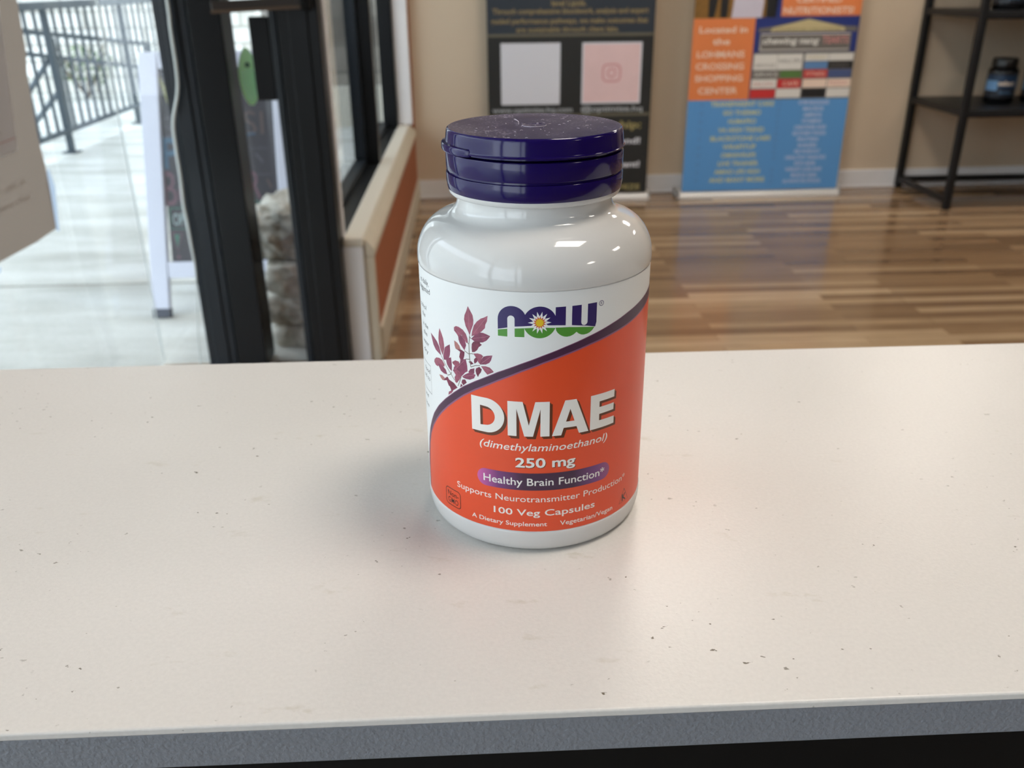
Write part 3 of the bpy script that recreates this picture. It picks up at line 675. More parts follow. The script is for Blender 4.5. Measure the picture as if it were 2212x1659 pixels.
    S.text('Non-', -28.0, -23.3, 12.35, 13.95, 2, BK, bold=.006); S.text('GMO', -28.0, -23.5, 10.05, 11.75, 2, BK, bold=.004, spacing=1.08)
    a, b = stroke([(30.07, 13.4), (27.7, 9.15), (32.5, 9.0), (30.07, 13.4)], .16); S.tris((a, b), 2, BK); S.text('K', 29.1, 31.3, 9.4, 11.7, 2, BK, bold=.03)
    # directions panel on the left of the label
    BT = flat('print_dark_text', (44, 42, 44), 0.4)
    for s1, w_, z_, tx, h in ((-33.75, 7.0, 73.0, 'es daily,', 1.5), (-33.1, 9.0, 70.9, 'suggested', 1.5), (-36.3, 6.0, 65.6, 'cohol', 1.25), (-37.6, 3.2, 63.2, 'the', 1.25), (-35.6, 5.0, 60.3, 'in the', 1.25),
                              (-36.6, 3.6, 57.9, 'the', 1.25), (-35.6, 5.6, 55.2, 'water', 1.25), (-36.6, 4.2, 52.6, 'dry', 1.25), (-35.9, 4.6, 46.9, 'food', 1.3), (-36.2, 5.4, 44.6, 'ed to', 1.3), (-38.6, 3.6, 38.6, 'and', 1.1), (-38.3, 4.6, 35.6, 'use', 1.1)):
        S.text(tx, s1 - w_, s1, z_, z_ + h, 1, BT)
    a, b = stroke([(-50, 49.6), (-35.2, 49.6), (-35.2, 41.0), (-50, 41.0)], .16); S.tris((a, b), 1, BT)

    # wrap: slice every shape so it follows the curve, then roll it round the bottle
    mb = MB(); uvs = []
    R0 = 32.03
    def roll(s, z, layer):
        a_ = TH0 + s / 32.0; r = (R0 + .018 * layer) * k
        return (r * math.cos(a_), r * math.sin(a_), .9 + z * k)
    n = 200; per = 2 * math.pi * 32
    for i in range(n):
        sa, sb = -per / 2 + per * i / n, -per / 2 + per * (i + 1) / n
        mb.add([roll(sa, 7.2, 0), roll(sb, 7.2, 0), roll(sb, 76.85, 0), roll(sa, 76.85, 0)], [(0, 1, 2, 3)], S.mi(W)); uvs += [(sa, 7.2), (sb, 7.2), (sb, 76.85), (sa, 76.85)]
    for v, f, l, mi_ in S.items:
        bm = bmesh.new()
        bv = [bm.verts.new((x, z, 0)) for x, z in v]
        for q in f:
            try: bm.faces.new([bv[j] for j in q])
            except ValueError: pass
        x0, x1 = min(p[0] for p in v), max(p[0] for p in v)
        c = math.ceil(x0 / 1.3) * 1.3
        while c < x1:
            bmesh.ops.bisect_plane(bm, geom=bm.verts[:] + bm.edges[:] + bm.faces[:], plane_co=(c, 0, 0), plane_no=(1, 0, 0), dist=1e-5)
            c += 1.3
        bm.verts.index_update(); bm.normal_update()
        pts = [(p.co.x, p.co.y) for p in bm.verts]
        mb.add([roll(x, z, l) for x, z in pts], [tuple(p.index for p in (q.verts if q.normal.z >= 0 else reversed(q.verts[:]))) for q in bm.faces], mi_); uvs += pts
        bm.free()
    lab = mb.build('label', S.mats, t, smooth=True)
    ul = lab.data.uv_layers.new(name='UVMap')
    for lp in lab.data.loops: ul.data[lp.index].uv = uvs[lp.vertex_index]
    # shading follows the cylinder, not the slivers
    nrm = []
    for v in lab.data.vertices:
        d = Vector((v.co.x, v.co.y, 0)); nrm.append(d.normalized())
    lab.data.normals_split_custom_set_from_vertices([tuple(x) for x in nrm])

# ================================================================== ROLLER BANNERS
def banner_stand(name, label, x0, x1, y, rot, sheet, group=None):
    """base cassette, end caps, printed sheet hanging from a top bar on a rear pole; local sheet plane at y"""
    cx = (x0 + x1) / 2
    t = thing(name, label, 'banner', (cx, y + .05, 0), group)
    b = MB(); r = MB()
    pr_ = []
    for k in range(13):
        a = math.pi * k / 12; pr_.append((y + .05 - .062 * math.cos(a), .004 + .036 * math.sin(a) ** .8))
    vs = [(xx, p[0], p[1]) for xx in (x0 - .012, x1 + .012) for p in pr_]
    fs = [(i, i + 1, 13 + i + 1, 13 + i) for i in range(12)] + [(12, 0, 13, 25), tuple(range(13)), tuple(range(25, 12, -1))]
    b.add(vs, fs)
    b.box(x0 - .012, x1 + .012, y - .014, y + .112, 0, .006)
    b.build('base_cassette', M['silver'], t, smooth=False)
    for x in (x0 - .02, x1 + .012):
        MB().box(x, x + .008, y - .016, y + .114, 0, .044).build('end_cap', flat('grey_cap', (168, 166, 162), .4), t, bevel=.003)
    MB().tube([(cx, y + .06, .03), (cx, y + .05, 2.02)], .009).build('support_pole', M['silver'], t, smooth=True)
    MB().box(x0, x1, y - .006, y + .014, 2.0, 2.03).build('top_bar', M['silver'], t, bevel=.004)
    MB().box(x0, x1, y, y + .0012, .036, 2.0).build('banner_backing', flat('banner_back', (196, 194, 190), .6), t)
    mb = sheet.to_mb(lambda x, z, l: (x, y - .0006 - .0004 * l, z))
    mb.build('printed_sheet', sheet.mats, t)
    t.rotation_euler.z = rot
    return t

def build_black_banner():
    K = flat('banner_black', (38, 40, 40), .45); N = flat('banner_navy_black', (44, 52, 62), .45, .15, 5); G = flat('banner_gold', (146, 128, 88), .5); OL = flat('banner_olive_line', (104, 100, 84), .5)
    WH = flat('banner_white', (214, 216, 224), .5); PK = flat('banner_pink', (226, 196, 196), .5, .06, 14); PR = flat('banner_rose', (204, 132, 138), .5); TX = flat('banner_grey_text', (172, 176, 180), .5); Y = flat('banner_yellow', (160, 148, 98), .5)
    x0, x1 = .066, .880
    S = Sheet()
    S.poly(rect(x0, x1, .036, 2.0), 0, K); S.poly(rect(x0, x1, .81, 2.0), 1, N)
    S.poly(rect(x0, x1, .800, .812), 2, OL); S.poly(rect(x0, x1, .425, .437), 2, OL)
    S.text('level Lipids.', .377, .545, .935, .962, 2, G, bold=.02)
    S.text('Through comprehensive bloodwork, analysis and expert', .094, .846, .901, .926, 2, G, bold=.02)
    S.text('guided performance pathways, we make outcomes that', .086, .846, .858, .883, 2, G, bold=.02)
    S.text('are sustainable through client labs.', .208, .706, .820, .844, 2, G, bold=.02)
    S.poly(rect(.1315, .4225, .484, .771), 2, WH)
    S.poly(rect(.530, .824, .484, .771), 2, WH); S.poly(rect(.538, .816, .492, .763), 3, PK)
    a, b = stroke(rrect(.634, .720, .590, .668, .022) + rrect(.634, .720, .590, .668, .022)[:2], .007); S.tris((a, b), 4, PR)
    a, b = stroke(arc(.677, .629, .019, 0, 360, 20), .006); S.tris((a, b), 4, PR); S.poly(arc(.703, .652, .004, 0, 330, 10), 4, PR)
    S.text('www.optimize.hq.com', .086, .486, .447, .470, 2, TX, bold=.02)
    S.text('@optimize.hq', .530, .838, .447, .472, 2, TX, bold=.02)
    S.text('ship:', .700, .836, .362, .400, 2, Y, bold=.02)
    S.text('and!', .730, .836, .286, .316, 2, WH, bold=.03)
    S.text('tent!', .730, .838, .168, .198, 2, WH, bold=.03)
    S.text('MIZE', .735, .846, .052, .080, 2, Y, bold=.02)
    banner_stand('roller_banner', 'black and gold roller banner with white and pink squares, behind the bottle cap', x0, x1, 4.335, 0, S)

def build_blue_banner():
    OR = flat('banner_orange', (226, 132, 78), .45); BL = flat('banner_blue', (92, 154, 214), .45); NV = flat('banner_navy', (40, 56, 122), .45); GY = flat('sign_grey', (112, 108, 104), .5)
    BE = flat('gable_beige', (196, 182, 138), .5); WH = flat('banner2_white', (222, 220, 214), .5); CR = flat('banner2_cream', (236, 214, 196), .5); KK = flat('banner2_black', (30, 32, 34), .5)
    RE = flat('banner2_red', (200, 52, 54), .5); GN = flat('banner2_green', (88, 124, 66), .5); LB = flat('banner2_lightblue', (96, 138, 188), .5); ST = flat('banner2_slate', (76, 92, 134), .5)
    YL = flat('banner2_yellow', (202, 208, 164), .5); PW = flat('banner2_palewhite', (190, 204, 230), .5); BR = flat('banner2_brown', (132, 96, 44), .5, .4, 30); SK = flat('banner2_pink_text', (206, 140, 136), .5); PL = flat('banner2_pale', (206, 200, 214), .5, .06, 20)
    x0, x1 = 1.065, 1.892
    S = Sheet()
    S.poly(rect(x0, x1, .036, 2.0), 0, BL)
    S.poly(rect(x0, 1.372, .492, .872), 1, OR)
    S.poly(rect(1.372, x1, .492, .880), 1, NV)
    S.poly(rect(1.495, x1, .876, 1.25), 1, OR)
    S.poly(rect(x0, 1.495, .872, 1.25), 1, BR)
    # picture above: dark trousers, pale cloth
    S.poly([(1.135, .874), (1.165, .874), (1.178, .95), (1.185, 1.1), (1.130, 1.1)], 2, KK); S.poly([(1.195, .874), (1.228, .874), (1.240, 1.1), (1.190, 1.1)], 2, KK)
    S.poly([(1.25, .873), (1.40, .873), (1.405, .95), (1.37, 1.1), (1.27, 1.1)], 2, PL); S.poly([(1.42, .873), (1.47, .873), (1.49, 1.1), (1.41, 1.1)], 2, KK); S.poly([(1.462, .873), (1.495, .873), (1.495, 1.25), (1.478, 1.25)], 2, NV)
    S.text('CERTIFIED', 1.565, 1.790, .938, .964, 2, CR, bold=.02); S.text('NUTRITIONISTS!', 1.505, 1.855, .888, .918, 2, CR, bold=.02)
    for tx, a, b, z in (('Located in', 1.098, 1.336, .806), ('the', 1.168, 1.254, .752), ('LOHMANS', 1.094, 1.332, .693), ('CROSSING', 1.092, 1.334, .637), ('SHOPPING', 1.092, 1.334, .581), ('CENTER', 1.112, 1.312, .522)):
        S.text(tx, a, b, z, z + .030, 2, CR, bold=.02)
    # plaza sign picture
    S.poly([(1.392, .806), (1.392, .824), (1.46, .832), (1.638, .866), (1.82, .832), (1.886, .828), (1.886, .806)], 2, GY)
    S.poly([(1.45, .808), (1.46, .826), (1.638, .864), (1.82, .826), (1.826, .808)], 3, BE)
    S.text('LOHMANS CROSSING', 1.47, 1.80, .812, .824, 4, flat('beige_text', (128, 116, 84), .5))
    S.poly(rect(1.400, 1.860, .714, .800), 2, GY)
    a, b = stroke([(1.408, .724), (1.408, .796), (1.854, .796), (1.854, .724), (1.408, .724)], .004); S.tris((a, b), 3, WH)
    S.text('chewing nang', 1.418, 1.700, .752, .782, 4, WH, bold=.03, shear=.15); S.text('TEARTS', 1.716, 1.848, .752, .786, 4, SK, bold=.02)
    S.poly(rect(1.376, 1.892, .492, .712), 2, GY)
    g = 4; bl = [(1.382, 1.500, .632, .706, WH), (1.502, 1.628, .632, .706, WH), (1.640, 1.760, .672, .706, WH), (1.762, 1.886, .672, .706, WH), (1.640, 1.758, .634, .668, LB), (1.760, 1.886, .634, .668, KK),
                 (1.382, 1.520, .594, .628, GY), (1.522, 1.630, .594, .626, GN), (1.640, 1.762, .592, .630, RE), (1.766, 1.886, .592, .630, ST), (1.380, 1.508, .545, .588, WH), (1.512, 1.632, .545, .588, RE),
                 (1.642, 1.764, .545, .586, CR), (1.768, 1.890, .545, .586, CR), (1.378, 1.506, .498, .540, RE), (1.510, 1.636, .498, .542, WH), (1.642, 1.766, .498, .540, KK), (1.770, 1.890, .498, .540, WH)]
    for a, b, c, d, mm in bl: S.poly(rect(a, b, c, d), 3, mm)
    for tx, a, b, z, h, mm in (('SERVICES', 1.39, 1.49, .646, .014, GY), ('NAILS SPA', 1.51, 1.62, .664, .018, GY), ('MARKET', 1.65, 1.75, .682, .014, BE), ('ANNEX', 1.77, 1.87, .642, .018, GY), ('SERVICE', 1.39, 1.51, .602, .018, WH),
                               ('FITNESS', 1.655, 1.75, .602, .018, CR), ('SALON', 1.39, 1.49, .556, .018, SK), ('CAFE', 1.54, 1.62, .556, .02, CR), ('PIZZA', 1.78, 1.87, .558, .016, SK)):
        S.text(tx, a, b, z, z + h, 4, mm)
    rows = [('TRANSPARENT CARE', 1.183, 1.508), ('GO THERMO', 1.250, 1.445), ('HUMAPRO', 1.280, 1.424), ('VA HIGH TREND', 1.232, 1.470), ('BLACKSTONE LABS', 1.196, 1.508), ('WRAPITUP', 1.262, 1.436),
            ('OMNIWRAPS', 1.258, 1.440), ('LIVE TRAINER', 1.246, 1.458), ('AMINO LIFE HIGH', 1.230, 1.470), ('AND MANY MORE', 1.205, 1.500)]
    for i, (tx, a, b) in enumerate(rows): S.text(tx, a, b, .460 - i * .0422, .483 - i * .0422, 2, YL, bold=.03)
    for i in range(10): a, b = stroke(arc(1.138, .471 - i * .0422, .0085, 0, 360, 12), .0025); S.tris((a, b), 2, LB)
    r2 = [('GYM BAGGAGE', 1.634, 1.792), ('MACROS', 1.662, 1.768), ('AMINOS', 1.666, 1.762), ('VITAMINS', 1.660, 1.766), ('CREATINES AND', 1.626, 1.794), ('RECOVERY FOODS', 1.622, 1.796), ('PROTEIN', 1.650, 1.760), ('SHAKERS', 1.656, 1.756),
          ('PRE WORKOUT', 1.642, 1.778), ('HEALTHY SNACKS', 1.598, 1.812), ('KETO BARS', 1.650, 1.762), ('WEIGHT LOSS AND', 1.604, 1.800), ('MUSCLE GAIN', 1.640, 1.776), ('ALWAYS IN STOCK', 1.596, 1.804)]
    for i, (tx, a, b) in enumerate(r2): S.text(tx, a, b, .464 - i * .0304, .483 - i * .0304, 2, PW, bold=.025)
    for i in list(range(10)) + [11, 12, 13]: a, b = stroke(arc(1.535, .472 - i * .0304, .0085, 0, 360, 12), .0025); S.tris((a, b), 2, LB)
    banner_stand('roller_banner', 'orange and sky blue roller banner with two lists of words, beside the shelving', x0, x1, 4.34, .025, S)

# ================================================================== SHELVING AND JARS
def build_shelving():
    t = thing('shelving_unit', 'black metal shelving unit with open tiers in front of the tan wall', 'shelving', (2.72, 4.25, 0))
    X0, X1, Y0, Y1 = 2.285, 3.16, 3.96, 4.49
    for x in (X0, X1):
        for y in (Y0, Y1):
            MB().box(x, x + .034, y, y + .034, .006, 1.95).build('post', M['shelf_metal'], t, bevel=.004)
            MB().tube([(x + .017, y + .017, 0), (x + .017, y + .017, .007)], .014).build('foot', M['black'], t)
    for z in (.455, .885, 1.34, 1.80):
        MB().box(X0 + .034, X1, Y0 + .004, Y1 + .030, z, z + .018).build('shelf', M['shelf_metal'], t, bevel=.003)
    for z in (.03, .442, .872, 1.327, 1.787):
        for x in (X0, X1):
            MB().box(x + .005, x + .029, Y0 + .034, Y1, z, z + .030).build('side_rail', M['shelf_metal'], t, bevel=.003)
    MB().box(X0 + .034, X1, Y1 + .005, Y1 + .029, .03, .06).build('back_rail', M['shelf_metal'], t, bevel=.003)
    for z in (.445, .875):
        MB().box(X0 + .034, X1, Y0 + .002, Y0 + .02, z - .006, z + .016).build('front_rail', M['shelf_metal'], t, bevel=.003)

def jar_proto():
    t = thing('supplement_jar', 'black jar', 'jar', (0, 0, 0))
    body = [(0, 0), (.060, 0), (.067, .006), (.069, .03), (.069, .145), (.065, .158), (.053, .166), (.050, .170)]
    MB().lathe(body, 0, 0, 0, n=40).build('jar_body', flat('jar_black_plastic', (16, 17, 20), .22), t, smooth=True, auto=50)
    lid = [(.050, .166), (.058, .168), (.0585, .172), (.058, .203), (.054, .209), (0, .210)]
    MB().lathe(lid, 0, 0, 0, n=40).build('jar_lid', flat('jar_black_lid', (14, 14, 15), .3), t, smooth=True, auto=50)
    S = Sheet(); DB = flat('jar_label_navy', (30, 60, 92), .35); LB = flat('jar_label_blue', (120, 168, 214), .35); CW = flat('jar_label_cream', (232, 214, 196), .4); DK = flat('jar_label_dark', (34, 40, 50), .35)
    S.poly(rect(-95, 95, 30, 142), 0, DK); S.poly(rect(-95, 95, 70, 130), 1, DB); S.poly(rect(-95, -32, 60, 106), 2, LB)
    S.text('select', -30, 44, 84, 106, 3, CW, bold=.05); S.text('PROTEIN', -20, 34, 46, 56, 3, LB)
    mb = MB()
    for v, f, l, mi_ in S.items:
        bm = bmesh.new(); bv = [bm.verts.new((x, z, 0)) for x, z in v]
        for q in f:
            try: bm.faces.new([bv[j] for j in q])
            except ValueError: pass
        x0, x1 = min(p[0] for p in v), max(p[0] for p in v); c = math.ceil(x0 / 6) * 6
        while c < x1:
            bmesh.ops.bisect_plane(bm, geom=bm.verts[:] + bm.edges[:] + bm.faces[:], plane_co=(c, 0, 0), plane_no=(1, 0, 0)); c += 6
        bm.verts.index_update()
        def rl(x, z):
            a = -math.pi / 2 - .25 + x / 66; r = .0694 + .0002 * l
            return (r * math.cos(a), r * math.sin(a), z * .001)
        mb.add([rl(p.co.x, p.co.y) for p in bm.verts], [tuple(p.index for p in q.verts) for q in bm.faces], mi_); bm.free()
    mb.build('jar_label', S.mats, t, smooth=False)
    return t

def copy_tree(o, parent=None):
    c = o.copy(); C.objects.link(c)
    if parent is not None: c.parent = parent
    for ch in o.children: copy_tree(ch, c)
    return c

def build_jars():
    p = jar_proto()
    spots = [(2.610, 4.25, .473, 'black jar with a blue label on the lower shelf, nearest the black post'),
             (2.800, 4.25, .473, 'black jar cut by the picture edge on the lower shelf, right of its neighbour'),
             (2.500, 4.14, .903, 'blue labelled black jar on the shelf above, nearest the black post'),
             (2.650, 4.14, .903, 'blue labelled black jar on the upper shelf, farther right at the picture edge')]
    for i, (x, y, z, lab) in enumerate(spots):
        o = p if i == 0 else copy_tree(p)
        o.location = (x, y, z); o['label'] = lab; o['category'] = 'jar'; o['group'] = 'supplement jars on the shelving'

# ================================================================== THINGS ON AND BY THE GLASS
def build_window_paper():
    # poster stuck on the left glass wall, its edge slightly curled
    T = thin_mat('poster_taupe', (150, 138, 128), .4); PB = thin_mat('poster_pale_blue', (190, 206, 226)); TT = thin_mat('poster_text', (176, 164, 154), .4)
    t = thing('window_poster', 'large taupe poster on the left glass wall, reaching the left picture edge', 'poster', (-.955, 1.4, .545))
    S = Sheet()
    S.poly([(.75, .553), (1.4377, .550), (1.5414, .548), (1.6574, .545), (1.7599, .5486), (1.7700, .62), (1.7756, .684), (1.7717, .744), (1.7765, .802), (1.7853, .8745), (1.804, .9185), (1.8153, 1.02), (1.822, 1.2), (1.822, 1.95), (.75, 1.95)], 0, T)
    S.text('taught near us', 1.49, 1.670, .668, .682, 1, TT); S.text('somewhere dear', 1.46, 1.680, .636, .648, 1, TT)
    mb = S.to_mb(lambda y, z, l: (-.9585 + .0006 * l, y, z)); mb.build('poster_sheet', S.mats, t)
    for pts in ([(1.766, .66), (1.756, .548), (1.7755, .537), (1.8026, .636), (1.79, .68)], [(1.40, .5415), (1.4987, .5394), (1.4944, .5290), (1.40, .5290)]):
        S = Sheet(); S.poly(pts, 0, PB); S.to_mb(lambda y, z, l: (-.9600, y, z)).build('edge_tape', S.mats, t)
    P = thin_mat('notice_paper', (196, 196, 200), .3); RD = thin_mat('notice_red_line', (176, 138, 142), .3); GX = thin_mat('notice_ghost_text', (172, 170, 174), .3)
    n = thing('paper_notice', 'pale paper notice with a thin red line, taped over the taupe poster', 'notice', (-.952, 1.4, .74))
    S = Sheet()
    S.poly([(1.20, .735), (1.5341, .7363), (1.6642, .7388), (1.7278, 1.021), (1.80, 1.34), (1.2, 1.34)], 0, P)
    a, b = stroke([(1.25, .758), (1.5467, .7605), (1.6661, .7627)], .0022); S.tris((a, b), 1, RD)
    for y0, y1, z0, z1 in ((1.55, 1.6586, .944, .958), (1.53, 1.6439, .897, .912), (1.52, 1.6298, .855, .868), (1.50, 1.6243, .808, .822), (1.50, 1.6193, .778, .792)):
        n_ = 4
        for j in range(n_):
            w = (y1 - y0) / n_; a, b = stroke([(y0 + j * w, z0 + (j % 2) * .004), (y0 + (j + .35) * w, z1), (y0 + (j + .7) * w, z0)], .0045); S.tris((a, b), 1, GX)
    S.to_mb(lambda y, z, l: (-.9560 + .0006 * l, y, z)).build('paper_sheet', S.mats, n)

def build_cord():
    pts = [(-.764, 1.30), (-.7642, 1.0109), (-.767, .9466), (-.7683, .8471), (-.7753, .7903), (-.7979, .7184), (-.8021, .6492), (-.803, .5758), (-.8065, .5004), (-.8047, .449), (-.8042, .3967), (-.8031, .33), (-.8086, .2619), (-.8189, .1782), (-.8273, .1067), (-.8317, .04), (-.832, .003)]
    # smooth it
    P = []
    for i in range(len(pts) - 1):
        p0, p1, p2, p3 = [Vector(pts[max(0, min(len(pts) - 1, j))]) for j in (i - 1, i, i + 1, i + 2)]
        for k in range(5):
            u = k / 5; P.append(.5 * ((2 * p1) + (-p0 + p2) * u + (2 * p0 - 5 * p1 + 4 * p2 - p3) * u * u + (-p0 + 3 * p1 - 3 * p2 + p3) * u ** 3))
    P.append(Vector(pts[-1]))
    r = [(.0042 if p.y > .42 else .0042 - .0022 * min(1, (.42 - p.y) / .15)) for p in P]
    o = MB().tube([(p.x, 2.185 if p.y > .05 else 2.178, p.y) for p in P], r, n=8).build('hanging_cord', M['cord'], smooth=True)
    tag(o, 'thin white cord hanging down in front of the wide black door post', 'cord')

def build_sticker():
    t = thing('leaf_sticker', 'pointed pale green leaf sticker on the narrow door glass', 'sticker', (-.603, 2.2485, .82))
    S = Sheet()
    def leaf(s, zc=.821, xc=-.603):
        P = []
        for k in range(33):
            u = -1 + 2 * k / 32; w = .0255 * (1 - abs(u) ** 2.3) ** .72; P.append((xc + s * w, zc + s * .075 * u))
        for k in range(32, -1, -1):
            u = -1 + 2 * k / 32; w = .0255 * (1 - abs(u) ** 2.3) ** .72; P.append((xc - s * w, zc + s * .075 * u))
        return P[:-1][1:]
    S.poly(leaf(1), 0, M['leaf_green']); S.poly([p for p in leaf(.86) if p[1] < .842], 1, M['leaf_mint'])
    S.poly(arc(-.603, .852, .007, 0, 330, 12), 2, M['leaf_dark'])
    S.to_mb(lambda x, z, l: (x, 2.2492 - .0002 * l, z)).build('leaf_print', S.mats, t)

# ================================================================== OUTDOORS
def build_a_frame():
    t = thing('sandwich_board', 'white framed sandwich board with chalk lettering standing on the sidewalk', 'sign', (-.88, 2.72, 0))
    v = Vector((0, .205, .842)).normalized(); nrm = Vector((0, -v.z, v.y)); O = Vector((0, 2.68, 0))
    def P(x, h, d=0.0): return Vector((x, 0, 0)) + O + v * h + nrm * d
    def slab(x0, x1, h0, h1, d0, d1, xb0=None, xb1=None):
        xb0 = x0 if xb0 is None else xb0; xb1 = x1 if xb1 is None else xb1
        m_ = MB(); m_.hexa([P(xb0, h0, d0), P(xb1, h0, d0), P(x1, h1, d0), P(x0, h1, d0)], [P(xb0, h0, d1), P(xb1, h0, d1), P(x1, h1, d1), P(x0, h1, d1)]); return m_
    W = M['sign_white']
    slab(-1.100, -1.038, .03, .870, -.016, .012, -1.130, -1.072).build('stile', W, t, bevel=.004)
    slab(-.676, -.614, .03, .870, -.016, .012, -.676, -.610).build('stile', W, t, bevel=.004)
    slab(-1.038, -.676, .817, .870, -.014, .010).build('rail', W, t, bevel=.003)
    slab(-1.066, -.676, .135, .190, -.014, .010).build('rail', W, t, bevel=.003)
    for a, b in ((-1.131, -1.071), (-.677, -.609)):
        slab(a, b, 0.0, .032, -.018, .013).build('foot', M['sign_foot'], t, bevel=.003)
    # chalk drawing
    col = dict(y=flat('chalk_yellow', (150, 150, 96), .9), g=flat('chalk_grey', (96, 95, 100), .9), b=flat('chalk_blue', (80, 106, 128), .9), p=flat('chalk_pink', (116, 90, 100), .9), w=flat('chalk_white', (150, 166, 166), .9), t=flat('chalk_teal', (84, 122, 110), .9), r=flat('chalk_rust', (100, 90, 88), .9))  # chalk colours dulled to match the painted glass haze
    S = Sheet()
    def ln(pts, w, c): a, b = stroke(pts, w); S.tris((a, b), 0, col[c])
    ln([(-1.047, .805), (-1.030, .76), (-1.016, .706)], .010, 'y')
    ln([(-1.012, .665), (-1.040, .660), (-1.046, .640), (-1.015, .625), (-1.014, .607), (-1.045, .600)], .005, 'g')
    S.text('P', -1.052, -.995, .498, .600, 0, col['b'], bold=.02)
    S.text('Be', -1.058, -.975, .378, .490, 0, col['p'])
    ln([(-1.046, .369), (-.975, .369), (-.975, .300), (-1.046, .300), (-1.046, .369)], .004, 't'); S.text('OPEN', -1.038, -.965, .312, .352, 0, col['w'], bold=.02)
    ln([(-1.045, .290), (-1.030, .222), (-1.012, .288), (-1.045, .290)], .004, 'p'); S.poly([(-1.037, .282), (-1.020, .282), (-1.029, .235)], 1, col['t']); S.poly(arc(-1.029, .206, .006, 0, 330, 10), 1, col['p'])
    S.text('SI', -.778, -.712, .606, .680, 0, col['r']); ln([(-.778, .606), (-.742, .609)], .007, 'b')
    S.text('smoothie', -.775, -.704, .556, .570, 0, col['g']); ln([(-.745, .545), (-.722, .515)], .008, 'g'); S.text('bowls', -.745, -.700, .470, .484, 0, col['g'])
    S.text('R', -.775, -.735, .396, .486, 0, col['p']); ln([(-.712, .46), (-.700, .43)], .008, 'r')
    ln([(-.795, .395), (-.765, .395), (-.697, .350), (-.755, .296), (-.79, .30)], .005, 't'); S.text('fresh', -.782, -.712, .338, .358, 0, col['g'])
    ln([(-.762, .286), (-.745, .250), (-.740, .214)], .012, 't'); ln([(-.735, .27), (-.725, .20)], .006, 'p')
    mb = S.to_mb(lambda x, h, l: tuple(P(x, h, -.0015 + .0004 * l)))
    pn = slab(-1.052, -.670, .185, .820, -.008, -.002); mb.add(pn.v, pn.f, S.mi(M['chalk_board']))
    mb.build('chalk_panel', S.mats, t)
    # rear leaf of the folding sign
    v2 = Vector((0, -.20, .842)).normalized(); n2 = Vector((0, v2.z, -v2.y)); O2 = Vector((0, 3.09, 0))
    def Q(x, h, d): return Vector((x, 0, 0)) + O2 + v2 * h + n2 * d
    m_ = MB()
    m_.hexa([Q(-1.12, .02, -.01), Q(-.62, .02, -.01), Q(-.62, .86, -.01), Q(-1.10, .86, -.01)], [Q(-1.12, .02, .01), Q(-.62, .02, .01), Q(-.62, .86, .01), Q(-1.10, .86, .01)])
    m_.build('rear_leaf', W, t, bevel=.003)

def build_railing():
    t = thing('railing', 'dark metal railing with upright bars along the sidewalk edge', 'railing', (-2.77, 6.5, 0))
    x = -2.77
    posts = (4.66, 6.075, 7.44, 8.70)
    for y in posts:
        MB().box(x - .02, x + .02, y - .02, y + .02, .008, .92).build('post', M['rail'], t, bevel=.003)
        MB().box(x - .05, x + .05, y - .05, y + .05, 0, .010).build('base_plate', M['rail'], t, bevel=.002)
    MB().box(x - .03, x + .03, 4.62, 8.74, .905, .955).build('top_rail', M['rail'], t, bevel=.008, seg=3)
    MB().box(x - .016, x + .016, 4.66, 8.70, .130, .160).build('bottom_rail', M['rail'], t, bevel=.003)
    for a, b in zip(posts[:-1], posts[1:]):
        n = round((b - a) / .142)
        for i in range(1, n):
            y = a + (b - a) * i / n
            MB().box(x - .009, x + .009, y - .009, y + .009, .150, .915).build('baluster', M['rail'], t)
    # stair railing that drops away behind it
    s = thing('stair_railing', 'second dark railing sloping down behind the sidewalk railing', 'railing', (-3.2, 7.5, 0))
    MB().bar((x - .45, 6.45, .775), (x - .45, 9.3, .510), .035, .035).build('top_rail', M['rail'], s, bevel=.004)
    MB().bar((x - .45, 6.45, .63), (x - .45, 9.3, .280), .03, .03).build('middle_rail', M['rail'], s, bevel=.004)
    MB().bar((x - .45, 6.50, .30), (x - .45, 7.16, .585), .03, .03).build('brace', M['rail'], s, bevel=.004)
    MB().bar((x - .45, 6.50, .10), (x - .45, 7.17, .32), .03, .03).build('brace', M['rail'], s, bevel=.004)
    for y in (6.47, 7.17, 9.25):
        MB().box(x - .465, x - .435, y - .018, y + .018, 0, .74 - (y - 6.45) * .08).build('post', M['rail'], s, bevel=.004)

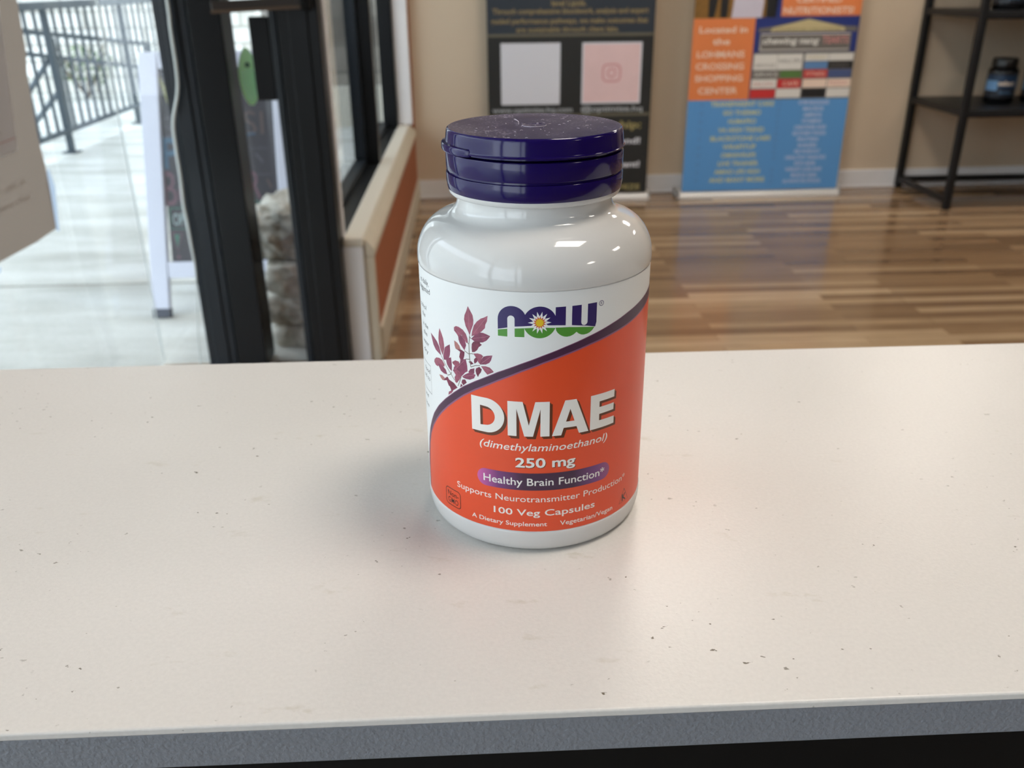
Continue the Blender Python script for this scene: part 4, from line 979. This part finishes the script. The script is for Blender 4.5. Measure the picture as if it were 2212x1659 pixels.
def build_pillar():
    t = thing('stone_pillar', 'short stacked limestone pillar outside, between the door post and the door stile', 'pillar', (-.60, 2.62, 0))
    rnd = random.Random(11)
    def block(x0, x1, y0, y1, z0, z1, amp, seed):
        bm = bmesh.new(); bmesh.ops.create_cube(bm, size=1)
        bmesh.ops.subdivide_edges(bm, edges=bm.edges[:], cuts=15, use_grid_fill=True)
        cx, cy, cz = (x0 + x1) / 2, (y0 + y1) / 2, (z0 + z1) / 2; hx, hy, hz = (x1 - x0) / 2, (y1 - y0) / 2, (z1 - z0) / 2
        from mathutils import noise as mn
        for v in bm.verts:
            q = v.co * 2; l = q.length
            m_ = max(abs(q.x), abs(q.y), abs(q.z)); rr = 1.0 - .15 * (l / 1.732) ** 5
            p = Vector((cx + q.x * rr * hx, cy + q.y * rr * hy, cz + q.z * rr * hz))
            d = Vector((q.x, q.y, q.z)).normalized()
            p += d * amp * (mn.noise(p * 16 + Vector((seed * 3.1, 0, 0))) + .8 * mn.noise(p * 40 + Vector((0, seed, 0))) + .5 * mn.noise(p * 95 + Vector((0, seed, 0))))
            v.co = p
        mb = MB(); bm.verts.index_update()
        mb.add([v.co for v in bm.verts], [tuple(v.index for v in f.verts) for f in bm.faces]); bm.free()
        mb.build('stone_block', M['stone'], t, smooth=True)
    block(-.700, -.48, 2.40, 2.74, .268, .425, .024, 1)
    block(-.668, -.48, 2.38, 2.74, .166, .264, .012, 2)
    block(-.682, -.50, 2.37, 2.74, .072, .162, .009, 3)
    block(-.670, -.50, 2.37, 2.74, -.002, .066, .008, 4)

def build_shrub():
    t = thing('shrub', 'small green shrub beyond the railing near the limestone wall', 'shrub', (-3.9, 9.3, 0))
    rnd = random.Random(3); mb = MB(); st = MB()
    for i in range(9):
        a = rnd.uniform(0, 6.28); st.tube([(-3.9, 9.3, 0), (-3.9 + .25 * math.cos(a), 9.3 + .2 * math.sin(a), .35 + rnd.random() * .2)], .008, n=5)
    for i in range(420):
        a, u, r = rnd.uniform(0, 6.28), rnd.uniform(-1, 1), .26 * rnd.random() ** .4
        p = Vector((-3.9 + 1.3 * r * math.cos(a) * math.sqrt(1 - u * u), 9.3 + r * .6 * math.sin(a) * math.sqrt(1 - u * u), .30 + .8 * r * u))
        d = Vector((rnd.uniform(-1, 1), rnd.uniform(-1, 1), rnd.uniform(-.3, 1))).normalized(); s_ = d.cross(Vector((0, 0, 1))).normalized() * .014
        mb.add([p, p + d * .02 + s_, p + d * .05, p + d * .02 - s_], [(0, 1, 2, 3)])
    st.build('stem', flat('shrub_stem', (92, 78, 56), .9), t); mb.build('foliage', flat('shrub_leaf', (98, 128, 66), .7, .3, 40), t)

build_shell()
build_windows()
build_ceiling_lights()
build_counter()
build_bottle()
build_black_banner()
build_blue_banner()
build_shelving()
build_jars()
build_window_paper()
build_cord()
build_sticker()
build_a_frame()
build_railing()
build_pillar()
build_shrub()
